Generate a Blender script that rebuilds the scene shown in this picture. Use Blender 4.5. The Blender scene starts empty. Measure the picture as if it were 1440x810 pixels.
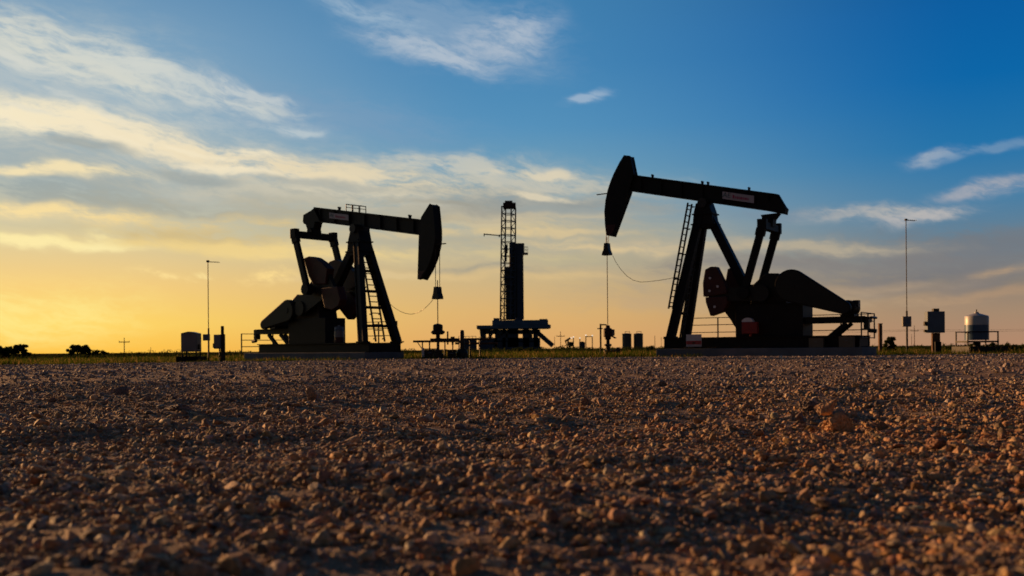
import bpy, bmesh, math, random
import numpy as np
from mathutils import Vector, Matrix

R = math.radians
scene = bpy.context.scene
C = scene.collection
rng = np.random.default_rng(7)
random.seed(7)

# ------------------------------------------------------------------ camera numbers
H = 0.45                       # lens height above the gravel
ROLL = R(0.5)
F = 1400.0                     # focal length in pixels of the 1440 wide photograph
HY = 491.0                     # horizon row at the middle


def ab(px, py):
    dx, dy = px - 720, HY - py
    return ((dx * math.cos(ROLL) + dy * math.sin(ROLL)) / F,
            (-dx * math.sin(ROLL) + dy * math.cos(ROLL)) / F)


def W(px, py, Y):
    a, b = ab(px, py)
    return Vector((a * Y, Y, H + b * Y))


def WX(px, Y, py=490):
    return ab(px, py)[0] * Y


def gz(x, y):
    """the ground falls away gently towards the sunset side"""
    x, y = np.asarray(x, float), np.asarray(y, float)
    return -np.minimum(0.0065 * np.clip(-x - 6, 0, None), .75) * np.clip((y - 22) / 25, 0, 1)


# ------------------------------------------------------------------ materials
def mat(name, col, rough=0.6, metal=0.0, var=0.25, scale=3.0, bump=0.0, bscale=30.0, spec=0.5,
        dirt=None, dirt_amt=0.4):
    m = bpy.data.materials.new(name)
    m.use_nodes = True
    nt = m.node_tree
    b = nt.nodes['Principled BSDF']
    b.inputs['Roughness'].default_value = rough
    b.inputs['Metallic'].default_value = metal
    b.inputs['Specular IOR Level'].default_value = spec
    tc = nt.nodes.new('ShaderNodeTexCoord')
    n = nt.nodes.new('ShaderNodeTexNoise')
    n.inputs['Scale'].default_value = scale
    n.inputs['Detail'].default_value = 6
    nt.links.new(tc.outputs['Object'], n.inputs['Vector'])
    r = nt.nodes.new('ShaderNodeValToRGB')
    c = np.array(col)
    r.color_ramp.elements[0].position = 0.3
    r.color_ramp.elements[1].position = 0.7
    r.color_ramp.elements[0].color = (*np.clip(c * (1 - var), 0, 1), 1)
    r.color_ramp.elements[1].color = (*np.clip(c * (1 + var), 0, 1), 1)
    if dirt is not None:
        e = r.color_ramp.elements.new(0.78)
        e.color = (*(c * (1 - dirt_amt) + np.array(dirt) * dirt_amt), 1)
    nt.links.new(n.outputs['Fac'], r.inputs['Fac'])
    nt.links.new(r.outputs['Color'], b.inputs['Base Color'])
    if bump:
        n2 = nt.nodes.new('ShaderNodeTexNoise')
        n2.inputs['Scale'].default_value = bscale
        n2.inputs['Detail'].default_value = 5
        nt.links.new(tc.outputs['Object'], n2.inputs['Vector'])
        bp = nt.nodes.new('ShaderNodeBump')
        bp.inputs['Strength'].default_value = bump
        bp.inputs['Distance'].default_value = 0.02
        nt.links.new(n2.outputs['Fac'], bp.inputs['Height'])
        nt.links.new(bp.outputs['Normal'], b.inputs['Normal'])
    return m


def leafmat(name, col, trans=0.45, var=0.35):
    m = bpy.data.materials.new(name)
    m.use_nodes = True
    nt = m.node_tree
    nt.nodes.remove(nt.nodes['Principled BSDF'])
    out = nt.nodes['Material Output']
    d = nt.nodes.new('ShaderNodeBsdfDiffuse')
    t = nt.nodes.new('ShaderNodeBsdfTranslucent')
    mx = nt.nodes.new('ShaderNodeMixShader')
    mx.inputs[0].default_value = trans
    g = nt.nodes.new('ShaderNodeTexCoord')
    n = nt.nodes.new('ShaderNodeTexNoise')
    n.inputs['Scale'].default_value = 1.3
    nt.links.new(g.outputs['Object'], n.inputs['Vector'])
    r = nt.nodes.new('ShaderNodeValToRGB')
    c = np.array(col)
    r.color_ramp.elements[0].position = 0.35
    r.color_ramp.elements[1].position = 0.65
    r.color_ramp.elements[0].color = (*(c * (1 - var)), 1)
    r.color_ramp.elements[1].color = (*(c * np.array([1 + var * 1.3, 1 + var, 1])), 1)
    nt.links.new(n.outputs['Fac'], r.inputs['Fac'])
    for s in (d, t):
        nt.links.new(r.outputs['Color'], s.inputs['Color'])
    nt.links.new(d.outputs[0], mx.inputs[1])
    nt.links.new(t.outputs[0], mx.inputs[2])
    nt.links.new(mx.outputs[0], out.inputs['Surface'])
    return m


def emit(name, col, s):
    m = bpy.data.materials.new(name)
    m.use_nodes = True
    b = m.node_tree.nodes['Principled BSDF']
    b.inputs['Base Color'].default_value = (*col, 1)
    b.inputs['Emission Color'].default_value = (*col, 1)
    b.inputs['Emission Strength'].default_value = s
    return m


M = {}
M['black'] = mat('black_paint', (0.007, 0.007, 0.0075), 0.55, 0, 0.35, 1.7, 0.15, 12, 0.2, (0.05, 0.03, 0.02), 0.35)
M['maroon'] = mat('maroon_paint', (0.05, 0.012, 0.011), 0.55, 0, 0.35, 2.0, 0.15, 10, 0.35)
M['green_black'] = mat('dark_green_paint', (0.009, 0.010, 0.008), 0.55, 0, 0.3, 2.0, 0.1, 10, 0.35)
M['red'] = mat('red_paint', (0.22, 0.012, 0.012), 0.5, 0, 0.25, 4)
M['steel'] = mat('dark_steel', (0.03, 0.028, 0.027), 0.5, 0.6, 0.3, 4, 0.1, 20)
M['galv'] = mat('galvanised_steel', (0.2, 0.21, 0.22), 0.45, 0.7, 0.2, 5)
M['wire'] = mat('wire_rope', (0.05, 0.045, 0.04), 0.5, 0.5, 0.2, 20)
M['rust'] = mat('rusty_steel', (0.09, 0.045, 0.028), 0.8, 0.2, 0.4, 5, 0.2, 30)
M['concrete'] = mat('weathered_concrete', (0.15, 0.16, 0.18), 0.85, 0, 0.22, 1.2, 0.3, 14, 0.3, (0.12, 0.09, 0.07), 0.5)
M['white'] = mat('white_plate', (0.62, 0.62, 0.66), 0.5, 0, 0.1, 3)
M['plate_pale'] = mat('faded_white_plate', (0.4, 0.38, 0.43), 0.5, 0, 0.1, 3)
M['teal'] = mat('teal_print', (0.01, 0.10, 0.12), 0.5, 0, 0.1, 3)
M['pink'] = mat('magenta_print', (0.36, 0.03, 0.11), 0.5, 0, 0.15, 9)
M['bluegrey'] = mat('slate_blue_cabinet', (0.085, 0.13, 0.19), 0.5, 0.1, 0.15, 3)
M['slate'] = mat('slate_grey_cabinet', (0.17, 0.18, 0.2), 0.45, 0.2, 0.15, 2)
M['tankgrey'] = mat('pale_grey_tank', (0.5, 0.5, 0.49), 0.42, 0.05, 0.1, 2, dirt=(0.2, 0.13, 0.08), dirt_amt=.3)
M['tankblue'] = mat('tank_lower_blue', (0.05, 0.11, 0.2), 0.35, 0.2, 0.12, 2)  # even dark blue for the lower half of the round tank
M['wood'] = mat('weathered_post_wood', (0.16, 0.085, 0.045), 0.85, 0, 0.3, 6, 0.3, 30)
M['rigblue'] = mat('navy_rig_paint', (0.025, 0.05, 0.085), 0.6, 0, 0.25, 0.4)
M['rigdeck'] = mat('blue_rig_deck_paint', (0.06, 0.12, 0.19), 0.6, 0, 0.25, 0.3)
M['pipe'] = mat('racked_drill_pipe', (0.02, 0.02, 0.02), 0.55, 0.3, 0.35, 0.9)
M['tanktan'] = mat('olive_storage_tank', (0.13, 0.11, 0.075), 0.6, 0.1, 0.15, 0.5)
M['dirt'] = mat('bare_dirt', (0.16, 0.11, 0.08), 0.95, 0, 0.3, 0.3, 0.4, 4)
M['bark'] = mat('mesquite_bark', (0.06, 0.04, 0.028), 0.9, 0, 0.3, 6)
M['lamp'] = emit('floodlight_glow', (1.0, 0.88, 0.72), 0.9)
M['cardboard'] = mat('faded_red_sign_paint', (0.4, 0.05, 0.05), 0.6, 0, 0.2, 8)
M['leaf_dark'] = leafmat('mesquite_leaf', (0.035, 0.05, 0.016), 0.35)
M['leaf_weed'] = leafmat('weed_leaf', (0.06, 0.08, 0.02), 0.45)
M['grass'] = leafmat('pasture_grass', (0.05, 0.078, 0.012), 0.5, 0.5)
M['straw'] = leafmat('dry_straw', (0.28, 0.2, 0.08), 0.5, 0.3)


# ------------------------------------------------------------------ mesh builder
class MB:
    def __init__(s):
        s.bm = bmesh.new()

    def box(s, c, size, rot=None):
        mt = Matrix.Translation(Vector(c))
        if rot is not None:
            mt = mt @ rot.to_4x4()
        mt = mt @ Matrix.Diagonal((*size, 1))
        bmesh.ops.create_cube(s.bm, size=1, matrix=mt)
        return s

    def beam(s, p0, p1, w, h, side=(0, 1, 0), w1=None, h1=None):
        """square bar from p0 to p1; w is measured along `side`, h across it"""
        p0, p1 = Vector(p0), Vector(p1)
        d = (p1 - p0).normalized()
        y = Vector(side)
        y = (y - d * y.dot(d)).normalized()
        z = d.cross(y)
        w1 = w if w1 is None else w1
        h1 = h if h1 is None else h1
        vs = []
        for p, a, b in ((p0, w, h), (p1, w1, h1)):
            for i, j in ((-1, -1), (1, -1), (1, 1), (-1, 1)):
                vs.append(s.bm.verts.new(p + y * i * a / 2 + z * j * b / 2))
        f = s.bm.faces.new
        f(vs[0:4]); f(vs[4:8])
        for i in range(4):
            j = (i + 1) % 4
            f((vs[i], vs[j], vs[4 + j], vs[4 + i]))
        return s

    def ibeam(s, p0, p1, w, h, side=(0, 1, 0), fl=0.05, web=0.06):
        p0, p1 = Vector(p0), Vector(p1)
        d = (p1 - p0).normalized()
        y = Vector(side)
        y = (y - d * y.dot(d)).normalized()
        z = d.cross(y)
        s.beam(p0, p1, web, h - 2 * fl - 0.002, side)
        for k in (-1, 1):
            o = z * k * (h / 2 - fl / 2)
            s.beam(p0 + o, p1 + o, w, fl, side)
        return s

    def tube(s, p0, p1, r, n=8, r1=None):
        p0, p1 = Vector(p0), Vector(p1)
        d = p1 - p0
        L = d.length
        q = Vector((0, 0, 1)).rotation_difference(d.normalized()).to_matrix().to_4x4()
        mt = Matrix.Translation((p0 + p1) / 2) @ q
        bmesh.ops.create_cone(s.bm, cap_ends=True, segments=n, radius1=r, radius2=r if r1 is None else r1,
                              depth=L, matrix=mt)
        return s

    def path(s, pts, r, n=6):
        for a, b in zip(pts[:-1], pts[1:]):
            s.tube(a, b, r, n)
        return s

    def lathe(s, c, prof, n=24):
        """prof: (radius, z) list around a vertical axis at c"""
        c = Vector(c)
        rings = []
        for r, z in prof:
            rings.append([s.bm.verts.new(c + Vector((r * math.cos(2 * math.pi * i / n),
                                                     r * math.sin(2 * math.pi * i / n), z))) for i in range(n)])
        for a, b in zip(rings[:-1], rings[1:]):
            for i in range(n):
                j = (i + 1) % n
                s.bm.faces.new((a[i], a[j], b[j], b[i]))
        s.bm.faces.new(rings[0]); s.bm.faces.new(rings[-1])
        return s

    def prism(s, poly, y0, y1, holes=()):
        """outline in the x,z plane given thickness y0..y1; holes: (x, z, r)"""
        loops = [list(poly)]
        for (x, z, r) in holes:
            loops.append([(x + r * math.cos(a), z + r * math.sin(a)) for a in np.linspace(0, 2 * math.pi, 8, endpoint=False)])
        caps = []
        for y in (y0, y1):
            caps.append([[s.bm.verts.new((x, y, z)) for x, z in lp] for lp in loops])
        for lp0, lp1 in zip(*caps):
            n = len(lp0)
            for i in range(n):
                j = (i + 1) % n
                s.bm.faces.new((lp0[i], lp0[j], lp1[j], lp1[i]))
        for cap in caps:
            if len(cap) == 1:
                s.bm.faces.new(cap[0])
            else:
                ed = []
                for lp in cap:
                    for i in range(len(lp)):
                        ed.append(s.bm.edges.get((lp[i], lp[(i + 1) % len(lp)])))
                bmesh.ops.triangle_fill(s.bm, use_beauty=True, use_dissolve=False, edges=ed)
        return s

    def disc(s, x, z, r, y0, y1, n=28):
        return s.prism([(x + r * math.cos(a), z + r * math.sin(a)) for a in np.linspace(0, 2 * math.pi, n, endpoint=False)], y0, y1)

    def build(s, name, m, parent=None, bevel=0.0, loc=None, smooth=False):
        bmesh.ops.recalc_face_normals(s.bm, faces=s.bm.faces)
        if bevel:
            bmesh.ops.bevel(s.bm, geom=[e for e in s.bm.edges if len(e.link_faces) == 2 and e.calc_face_angle(0) > 0.5],
                            offset=bevel, segments=2, affect='EDGES', profile=0.6)
        if smooth:
            for f in s.bm.faces:
                f.smooth = True
            for e in s.bm.edges:
                if len(e.link_faces) == 2 and e.calc_face_angle(0) > 0.6:
                    e.smooth = False
        me = bpy.data.meshes.new(name)
        s.bm.to_mesh(me)
        s.bm.free()
        me.materials.append(m)
        o = bpy.data.objects.new(name, me)
        C.objects.link(o)
        if parent:
            o.parent = parent
        if loc is not None:
            o.location = loc
        return o


def hull2(c0, r0, c1, r1, n=14):
    """outline of two circles and their tangents"""
    pts = []
    for (c, r) in ((c0, r0), (c1, r1)):
        for a in np.linspace(0, 2 * math.pi, 2 * n, endpoint=False):
            pts.append((c[0] + r * math.cos(a), c[1] + r * math.sin(a)))
    pts = sorted(set(pts))

    def half(ps):
        h = []
        for p in ps:
            while len(h) > 1 and (h[-1][0] - h[-2][0]) * (p[1] - h[-2][1]) - (h[-1][1] - h[-2][1]) * (p[0] - h[-2][0]) <= 0:
                h.pop()
            h.append(p)
        return h
    a, b = half(pts), half(pts[::-1])
    return a[:-1] + b[:-1]


def tag(o, label=None, cat=None, group=None, kind=None):
    if label: o['label'] = label
    if cat: o['category'] = cat
    if group: o['group'] = group
    if kind: o['kind'] = kind
    return o


def empty(name, loc, rz=0.0):
    o = bpy.data.objects.new(name, None)
    C.objects.link(o)
    o.location = loc
    o.rotation_euler = (0, 0, rz)
    o.empty_display_size = 0.3
    return o


def text(name, body, size, m, parent, loc, rot, thick=0.004):
    cu = bpy.data.curves.new('t', 'FONT')
    cu.body = body
    cu.size = size
    cu.extrude = thick
    cu.align_x = 'CENTER'
    cu.align_y = 'CENTER'
    tmp = bpy.data.objects.new('t', cu)
    C.objects.link(tmp)
    dg = bpy.context.evaluated_depsgraph_get()
    me = bpy.data.meshes.new_from_object(tmp.evaluated_get(dg))
    bpy.data.objects.remove(tmp)
    me.materials.clear()
    me.materials.append(m)
    o = bpy.data.objects.new(name, me)
    C.objects.link(o)
    o.parent = parent
    o.location = loc
    o.rotation_euler = rot
    return o


# ------------------------------------------------------------------ pump jacks
class Frame:
    """ground frame of one pump: s along the beam towards the horse head, t towards the camera side"""
    def __init__(f, px, Y, deg, head_right):
        t = R(deg)
        f.O = Vector((WX(px, Y, 400), Y, 0))
        f.d = Vector((math.cos(t), -math.sin(t), 0)) if head_right else Vector((-math.cos(t), math.sin(t), 0))
        f.sg = -1 if head_right else 1
        f.l = Vector((-math.sin(t), -math.cos(t), 0))
        f.rz = math.atan2(f.d.y, f.d.x)

    def w(f, s, t, z):
        return f.O + f.d * s + f.l * t + Vector((0, 0, z))

    def un(f, px, py, t):
        a, b = ab(px, py)
        q = (a * (f.O.y + t * f.l.y) - f.O.x - t * f.l.x) / (f.d.x - a * f.d.y)
        Y = f.O.y + q * f.d.y + t * f.l.y
        return q, H + b * Y


FR = Frame(985, 50, 32, False)
FL = Frame(505, 52, 41, True)


def pumpjack(fr, label, D):
    root = empty('pumpjack', fr.O, fr.rz)
    tag(root, label, 'pumpjack')
    g = fr.sg                       # local y = t * g
    bk, mr = M['black'], M['maroon']

    def v(s, t, z):
        return (s, t * g, z)

    def pr(mb, poly, t0, t1, holes=()):
        return mb.prism(poly, t0 * g, t1 * g, holes)

    z0 = D['skid'][2]               # top of skid
    # skid: two I beams with cross members
    mb = MB()
    s0, s1, zt, zb = D['skid']
    for t in (-D['wskid'], D['wskid']):
        mb.ibeam(v(s0, t, (zt + zb) / 2), v(s1, t, (zt + zb) / 2), 0.3, zt - zb)
    k = int((s1 - s0) / 1.25)
    for i in range(k + 1):
        s = s0 + 0.12 + (s1 - s0 - 0.24) * i / k
        mb.beam(v(s, -D['wskid'] + 0.04, (zt + zb) / 2 - 0.02), v(s, D['wskid'] - 0.04, (zt + zb) / 2 - 0.02), (zt - zb) * 0.8, 0.16, (0, 0, 1))
    mb.build('skid_frame', bk, root)

    # samson post
    ax, az = D['apex']
    for t in (1, -1):
        mb = MB()
        top = Vector(v(ax + 0.12, 0.26 * t, az))
        bot = Vector(v(D['leg_s'], D['wleg'] * t, z0))
        mb.ibeam(top, bot, 0.34, D['legw'], (0, 1, 0), 0.07, 0.26)
        mb.box(bot + Vector((0, 0, 0.03)), (0.6, 0.44, 0.06))
        mb.build('post_leg', bk, root)
    mb = MB()
    mb.beam(v(ax - 0.18, 0, az + 0.05), v(D['rear_s'], 0, z0), 0.42, D['rearw'])
    mb.box(Vector(v(D['rear_s'], 0, z0 + 0.04)), (0.6, 0.8, 0.08))
    mb.build('rear_post_leg', bk, root)
    for q in D['ties']:
        mb = MB()
        p = [Vector(v(ax + 0.12 + (D['leg_s'] - ax - 0.12) * q, (0.26 + (D['wleg'] - 0.26) * q) * t, az + (z0 - az) * q)) for t in (1, -1)]
        mb.beam(p[0], p[1], 0.1, 0.14, (1, 0, 0))
        mb.build('leg_cross_tie', bk, root)
    # post head with saddle bearing
    ba = math.atan(D['slope'])
    bs = ax - 0.05
    top_at = lambda s: D['top0'] + D['slope'] * s
    mb = MB()
    pr(mb, [(ax - 0.62, az - 0.75), (ax - 0.5, az + 0.05), (ax - 0.34, az + 0.5), (ax + 0.3, az + 0.5), (ax + 0.42, az + 0.05), (ax + 0.5, az - 0.75)], -0.4, 0.4)
    for zz, sx in ((az - 0.05, 0.75), (az - 0.55, 0.82)):
        mb.box(v(ax - 0.05, 0, zz), (sx * 2 - 0.42, 0.95, 0.06))
    mb.build('post_head', bk, root)
    mb = MB()
    zc = top_at(bs) - D['depth'] - 0.1
    mb.tube(v(bs, -0.5, zc), v(bs, 0.5, zc), 0.24, 16)
    mb.box(v(bs, 0, (az + 0.5 + zc) / 2), (0.5, 0.86, abs(zc - az - 0.5) + 0.1))
    mb.build('saddle_bearing', M['steel'], root)

    # walking beam
    d = D['depth']
    hs, ts = D['beam_s']
    mb = MB()
    prof = [(hs, top_at(hs)), (ts, top_at(ts))] + D['tail'] + [(D['tail_in'], top_at(D['tail_in']) - d), (hs, top_at(hs) - d)]
    pr(mb, prof, -0.09, 0.09)
    for zz in (0.035, d - 0.035):
        e = -0.002 if zz < 0.1 else 0.002
        mb.beam(v(hs, 0, top_at(hs) - zz - e), v(ts + 0.05, 0, top_at(ts + 0.05) - zz - e), 0.42, 0.07)
    for q in np.linspace(0.08, 0.94, 7):
        s = hs + (ts - hs) * q
        mb.beam(v(s, 0, top_at(s) - 0.08), v(s, 0, top_at(s) - d + 0.08), 0.36, 0.03)
    tl = D['tail']
    pr(mb, [(ts + 0.1, top_at(ts + 0.1) - 0.1)] + [(x, z) for x, z in tl] + [(D['tail_in'] - 0.02, top_at(D['tail_in']) - d + 0.06)], -0.24, 0.24)
    mb.build('walking_beam', bk, root)
    for s in D['lugs']:
        mb = MB()
        mb.box(v(s, 0, top_at(s) + 0.06), (0.09, 0.12, 0.16))
        mb.tube(v(s, -0.09, top_at(s) + 0.12), v(s, 0.09, top_at(s) + 0.12), 0.05, 8)
        mb.build('lifting_lug', M['steel'], root)
    # horse head: cheek plates, curved front
    mb = MB()
    pr(mb, D['head'], 0.19, 0.25)
    pr(mb, D['head'], -0.25, -0.19)
    cx = np.mean([p[0] for p in D['head']]); cz = np.mean([p[1] for p in D['head']])
    pr(mb, [(cx + (x - cx) * 0.965, cz + (z - cz) * 0.985) for x, z in D['head']], -0.192, 0.192)
    hh = mb.build('horse_head', bk, root)
    mb = MB()
    x0, zz0, x1 = D['spike']
    mb.beam(v(x0 - 0.4, 0.12, zz0 + 0.02), v(x1, 0.12, zz0), 0.05, 0.05)
    mb.beam(v(x0 + 0.12, 0.12, zz0), v(x1 - 0.1, 0.0, zz0 + 0.03), 0.03, 0.03)
    mb.build('wireline_guide', M['steel'], hh)
    # head tip painted dull red
    lo = D['tip']
    mb = MB(); pr(mb, lo, 0.252, 0.262); mb.build('painted_tip', mr, hh)

    # equaliser, bearing, pitmans
    es, ez = D['eq']
    mb = MB()
    zt_ = D['neck'][2]
    pr(mb, [(D['neck'][0], zt_), (D['neck'][1], zt_ - 0.03), (es + 0.26, ez + 0.34), (es + 0.22, ez), (es - 0.22, ez), (es - 0.26, ez + 0.34)][::-1], -0.26, 0.26)
    mb.tube(v(es, -0.34, ez + 0.22), v(es, 0.34, ez + 0.22), 0.2, 14)
    mb.build('equalizer_bearing', bk, root)
    mb = MB()
    wp = D['wpit']
    mb.beam(v(es, -wp, ez - 0.02), v(es, wp, ez - 0.02), 0.36, 0.34, (0, 0, 1))
    for t in (-wp, wp):
        mb.box(v(es, t, ez + 0.02), (0.44, 0.3, 0.52))
    mb.build('equalizer_bar', bk, root, 0.02)
    ps, pz = D['pin']
    for t in (wp, -wp):
        mb = MB()
        mb.beam(v(es, t, ez - 0.05), v(ps, t, pz), 0.2, D['pitw'])
        mb.tube(v(ps, t - 0.2, pz), v(ps, t + 0.2, pz), 0.3, 16)
        mb.beam(v(es + (ps - es) * 0.05, t, ez - 0.16), v(es + (ps - es) * 0.14, t, ez + (pz - ez) * 0.16), 0.26, D['pitw'] + 0.09)
        mb.build('pitman_arm', bk, root)
    # cranks with bolted counterweights
    ss, sz = D['shaft']
    wc = D['wcrank']
    for key, t in (('near', wc), ('far', -wc)):
        mb = MB()
        es_, ez_ = D['crank_end']
        mb.beam(v(ss, t, sz), v(es_, t, ez_), 0.24, D['armw'][0], (0, 1, 0), 0.24, D['armw'][1])
        mb.tube(v(ss, t - 0.2, sz), v(ss, t + 0.2, sz), 0.4, 18)
        sp = (ps - ss), (pz - sz)
        mb.tube(v(ps, min(abs(t), wp) * (1 if t > 0 else -1), pz), v(ps, wp * (1 if t > 0 else -1), pz), 0.16, 12)
        ca = mb.build('crank_arm', M['green_black'], root)
        for poly, holes in D['cw_' + key]:
            mb = MB()
            pr(mb, poly, t - 0.24, t + 0.24)
            for hx_, hz_, hr_ in holes:
                mb2 = MB(); mb2.tube(v(hx_, t + 0.24, hz_), v(hx_, t + 0.28, hz_), 0.06, 10); mb2.build('sky_hole_disc', M['white'], root)  # white discs stand in for bright sky showing through the bolt holes
            mb.build('counterweight', mr, ca, 0.03)
    mb = MB()
    mb.tube(v(ss, -wc, sz), v(ss, wc, sz), 0.2, 16)
    mb.build('crankshaft', M['steel'], root)
    # gearbox on its pedestal
    mb = MB(); pr(mb, D['gearbox'], -0.62, 0.62); mb.build('gearbox', M['green_black'], root, 0.05)
    for i, (poly, t0, t1) in enumerate(D['pedestal']):
        mb = MB(); pr(mb, poly, t0, t1); mb.build('pedestal' if i == 0 else 'crank_guard_plate', M['green_black'] if i else bk, root, 0.015)
    # belt guard
    a, ra, b, rb = D['guard']
    mb = MB()
    pr(mb, hull2(a, ra, b, rb), 0.82, 1.12)
    gd = mb.build('belt_guard', bk, root, 0.04)
    mb = MB()
    pr(mb, hull2(a, ra * 0.9, b, rb * 0.8), 1.121, 1.135)
    mb.disc(a[0], a[1], ra * 0.25, 1.136 * g, 1.16 * g)
    mb.build('guard_cover', M['green_black'], gd)
    mb = MB(); mb.tube(v(a[0], -0.3, a[1]), v(a[0], 0.84, a[1]), 0.14, 12); mb.tube(v(a[0] + 0.35, 0, a[1]), v(a[0] - 0.1, 0, a[1]), 0.5, 16); mb.build('input_shaft', M['steel'], root)
    # motor with fins and its rails
    mb = MB()
    mzt = D['rails'][0][2]
    mc = (b[0], b[1] + 0.02)
    mb.tube(v(mc[0], -0.62, mc[1]), v(mc[0], 0.5, mc[1]), 0.33, 20)
    for t in np.linspace(-0.55, 0.4, 9):
        mb.tube(v(mc[0], t - 0.02, mc[1]), v(mc[0], t + 0.02, mc[1]), 0.36, 20)
    mb.tube(v(mc[0], 0.5, mc[1]), v(mc[0], 0.9, mc[1]), 0.06, 10)
    mb.box(v(mc[0] - 0.3, -0.05, mc[1] + 0.2), (0.25, 0.4, 0.3))
    mb.box(v(mc[0], -0.05, (mc[1] - 0.3 + mzt) / 2 - 0.05), (0.6, 0.9, max(0.1, mc[1] - 0.3 - mzt + 0.12)))
    mb.build('motor', M['steel'], root)
    r0, r1, rz_, rh = D['rails'][0]
    for t in (0.6, -0.6):
        mb = MB()
        mb.ibeam(v(r0, t, rz_ - rh / 2), v(r1, t, rz_ - rh / 2), 0.2, rh, (0, 1, 0), 0.04, 0.1)
        mb.build('motor_rail', bk, root)
    mb = MB()
    for s in np.linspace(r0, r1 - 0.06, 5):
        mb.beam(v(s, -0.6, rz_ - rh * 0.5), v(s, 0.6, rz_ - rh * 0.5), 0.1, rh * 0.7, (1, 0, 0))
    mb.build('rail_cross_member', bk, root)
    for (p, q) in D['braces']:
        for t in (0.55, -0.55):
            mb = MB(); mb.beam(v(p[0], t, p[1]), v(q[0], t, q[1]), 0.16, 0.17); mb.build('motor_brace', bk, root)
    mb = MB()
    hx, hz0, hz1 = D['hanger']
    mb.box(v(hx, 0.5, (hz0 + hz1) / 2 + 0.08), (0.22, 0.3, hz1 - hz0 - 0.1))
    mb.tube(v(hx - 0.1, 0.5, hz0 + 0.06), v(hx - 0.42, 0.5, hz0 + 0.02), 0.1, 10)
    mb.tube(v(hx - 0.2, 0.5, hz1), v(hx - 0.2, -0.5, hz1), 0.06, 8)
    mb.build('tension_screw', M['steel'], root)
    # ladder
    for L in D['ladders']:
        lb = Vector(v(L[1][0], L[2], L[1][1])); lt = Vector(v(L[0][0], L[2], L[0][1]))
        mb = MB()
        for t in (-L[3], L[3]):
            mb.beam(lt + Vector((0, t * g, 0)), lb + Vector((0, t * g, 0)), 0.065, 0.075)
        n = int((lt - lb).length / 0.3)
        for i in range(1, n):
            p = lb + (lt - lb) * i / n
            mb.tube(p + Vector((0, -L[3] - .05, 0)), p + Vector((0, L[3] + .05, 0)), 0.027, 6)
        for q in L[4]:
            p = lb + (lt - lb) * q
            for t in (-L[3], L[3]):
                mb.beam(p + Vector((0, t * g, 0)), p + Vector((L[5], t * g, 0.0)), 0.05, 0.06)
        if len(L) > 6:                       # safety hoops round the upper run
            for q in L[6]:
                p = lb + (lt - lb) * q
                arc = [p + Vector((0.36 * math.sin(x), 0.33 * math.cos(x), 0)) for x in np.linspace(0, math.pi, 9)]
                mb.path(arc, 0.018, 5)
        mb.build('ladder', M['steel'], root)
    # hand rail on the beam
    if D.get('beam_rail'):
        a0, a1, hh_ = D['beam_rail']
        mb = MB()
        for t in (-0.2, 0.2):
            for s in np.linspace(a0, a1, 3):
                mb.tube(v(s, t, top_at(s)), v(s, t, top_at(s) + hh_), 0.025, 6)
            mb.tube(v(a0, t, top_at(a0) + hh_), v(a1, t, top_at(a1) + hh_), 0.025, 6)
            mb.tube(v(a0, t, top_at(a0) + hh_ * 0.55), v(a1, t, top_at(a1) + hh_ * 0.55), 0.02, 6)
        for s in (a0, a1):
            mb.tube(v(s, -0.2, top_at(s) + hh_), v(s, 0.2, top_at(s) + hh_), 0.025, 6)
        mb.build('bearing_handrail', M['steel'], root)
    # bridle, carrier bar, polished rod
    rs = D['rod_s']
    cb, ct = D['carrier']
    for t in (0.14, -0.14):
        mb = MB()
        mb.path([v(D['bridle'][0], t, D['bridle'][1]), v(rs + D['bridle'][2], t, ct - 0.2)], 0.017)
        mb.build('bridle_cable', M['wire'], root)
    mb = MB()
    pr(mb, [(rs - 0.24, cb), (rs + 0.24, cb), (rs + 0.22, cb + 0.12), (rs + 0.14, cb + 0.3), (rs + 0.1, ct), (rs - 0.1, ct), (rs - 0.14, cb + 0.3), (rs - 0.22, cb + 0.12)], -0.17, 0.17)
    mb.build('carrier_bar', M['steel'], root, 0.01)
    mb = MB()
    mb.tube(v(rs, 0, ct + 0.32), v(rs, 0, D['rod_z']), 0.022, 8)
    mb.build('polished_rod', M['wire'], root)
    # slack signal cable from the carrier bar to the post
    mb = MB()
    mb.path([v(*p) for p in D['cable']], 0.013, 5)
    mb.build('slack_cable', M['wire'], root)
    # brand plate on the near face of the beam
    x0, x1, zoff, hh_ = D['plate']
    mid = (x0 + x1) / 2
    mb = MB()
    pr(mb, [(x0, top_at(x0) - zoff), (x1, top_at(x1) - zoff), (x1, top_at(x1) - zoff - hh_), (x0, top_at(x0) - zoff - hh_)], 0.2135, 0.225)
    pl = mb.build('brand_plate', M['plate_pale'], root)
    lft, rgt = (x0, x1) if (x0 - x1) * g > 0 else (x1, x0)     # as read from the camera side
    u = lambda q: lft + (rgt - lft) * q
    ang = ba if g < 0 else -ba
    rot = (R(90), ang if g < 0 else ang, math.pi if g > 0 else 0)
    xx = u(0.14)
    mt = Matrix.Rotation(math.pi if g > 0 else 0, 4, 'Z') @ Matrix.Rotation(0, 4, 'Y') @ Matrix.Rotation(R(90), 4, 'X')
    sl = D['slope'] * (1 if g < 0 else -1)
    mt = mt @ Matrix.Rotation(math.atan(sl), 4, 'Z')
    text('plate_lettering', 'AE', hh_ * 0.98, M['teal'], pl, (xx, 0.229 * g, top_at(xx) - zoff - hh_ * 0.45), mt.to_euler())
    mb = MB()
    q0 = 0.33
    wds = [0.055, 0.03, 0.05, 0.035, 0.06, 0.045, 0.05, 0.035]
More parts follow.
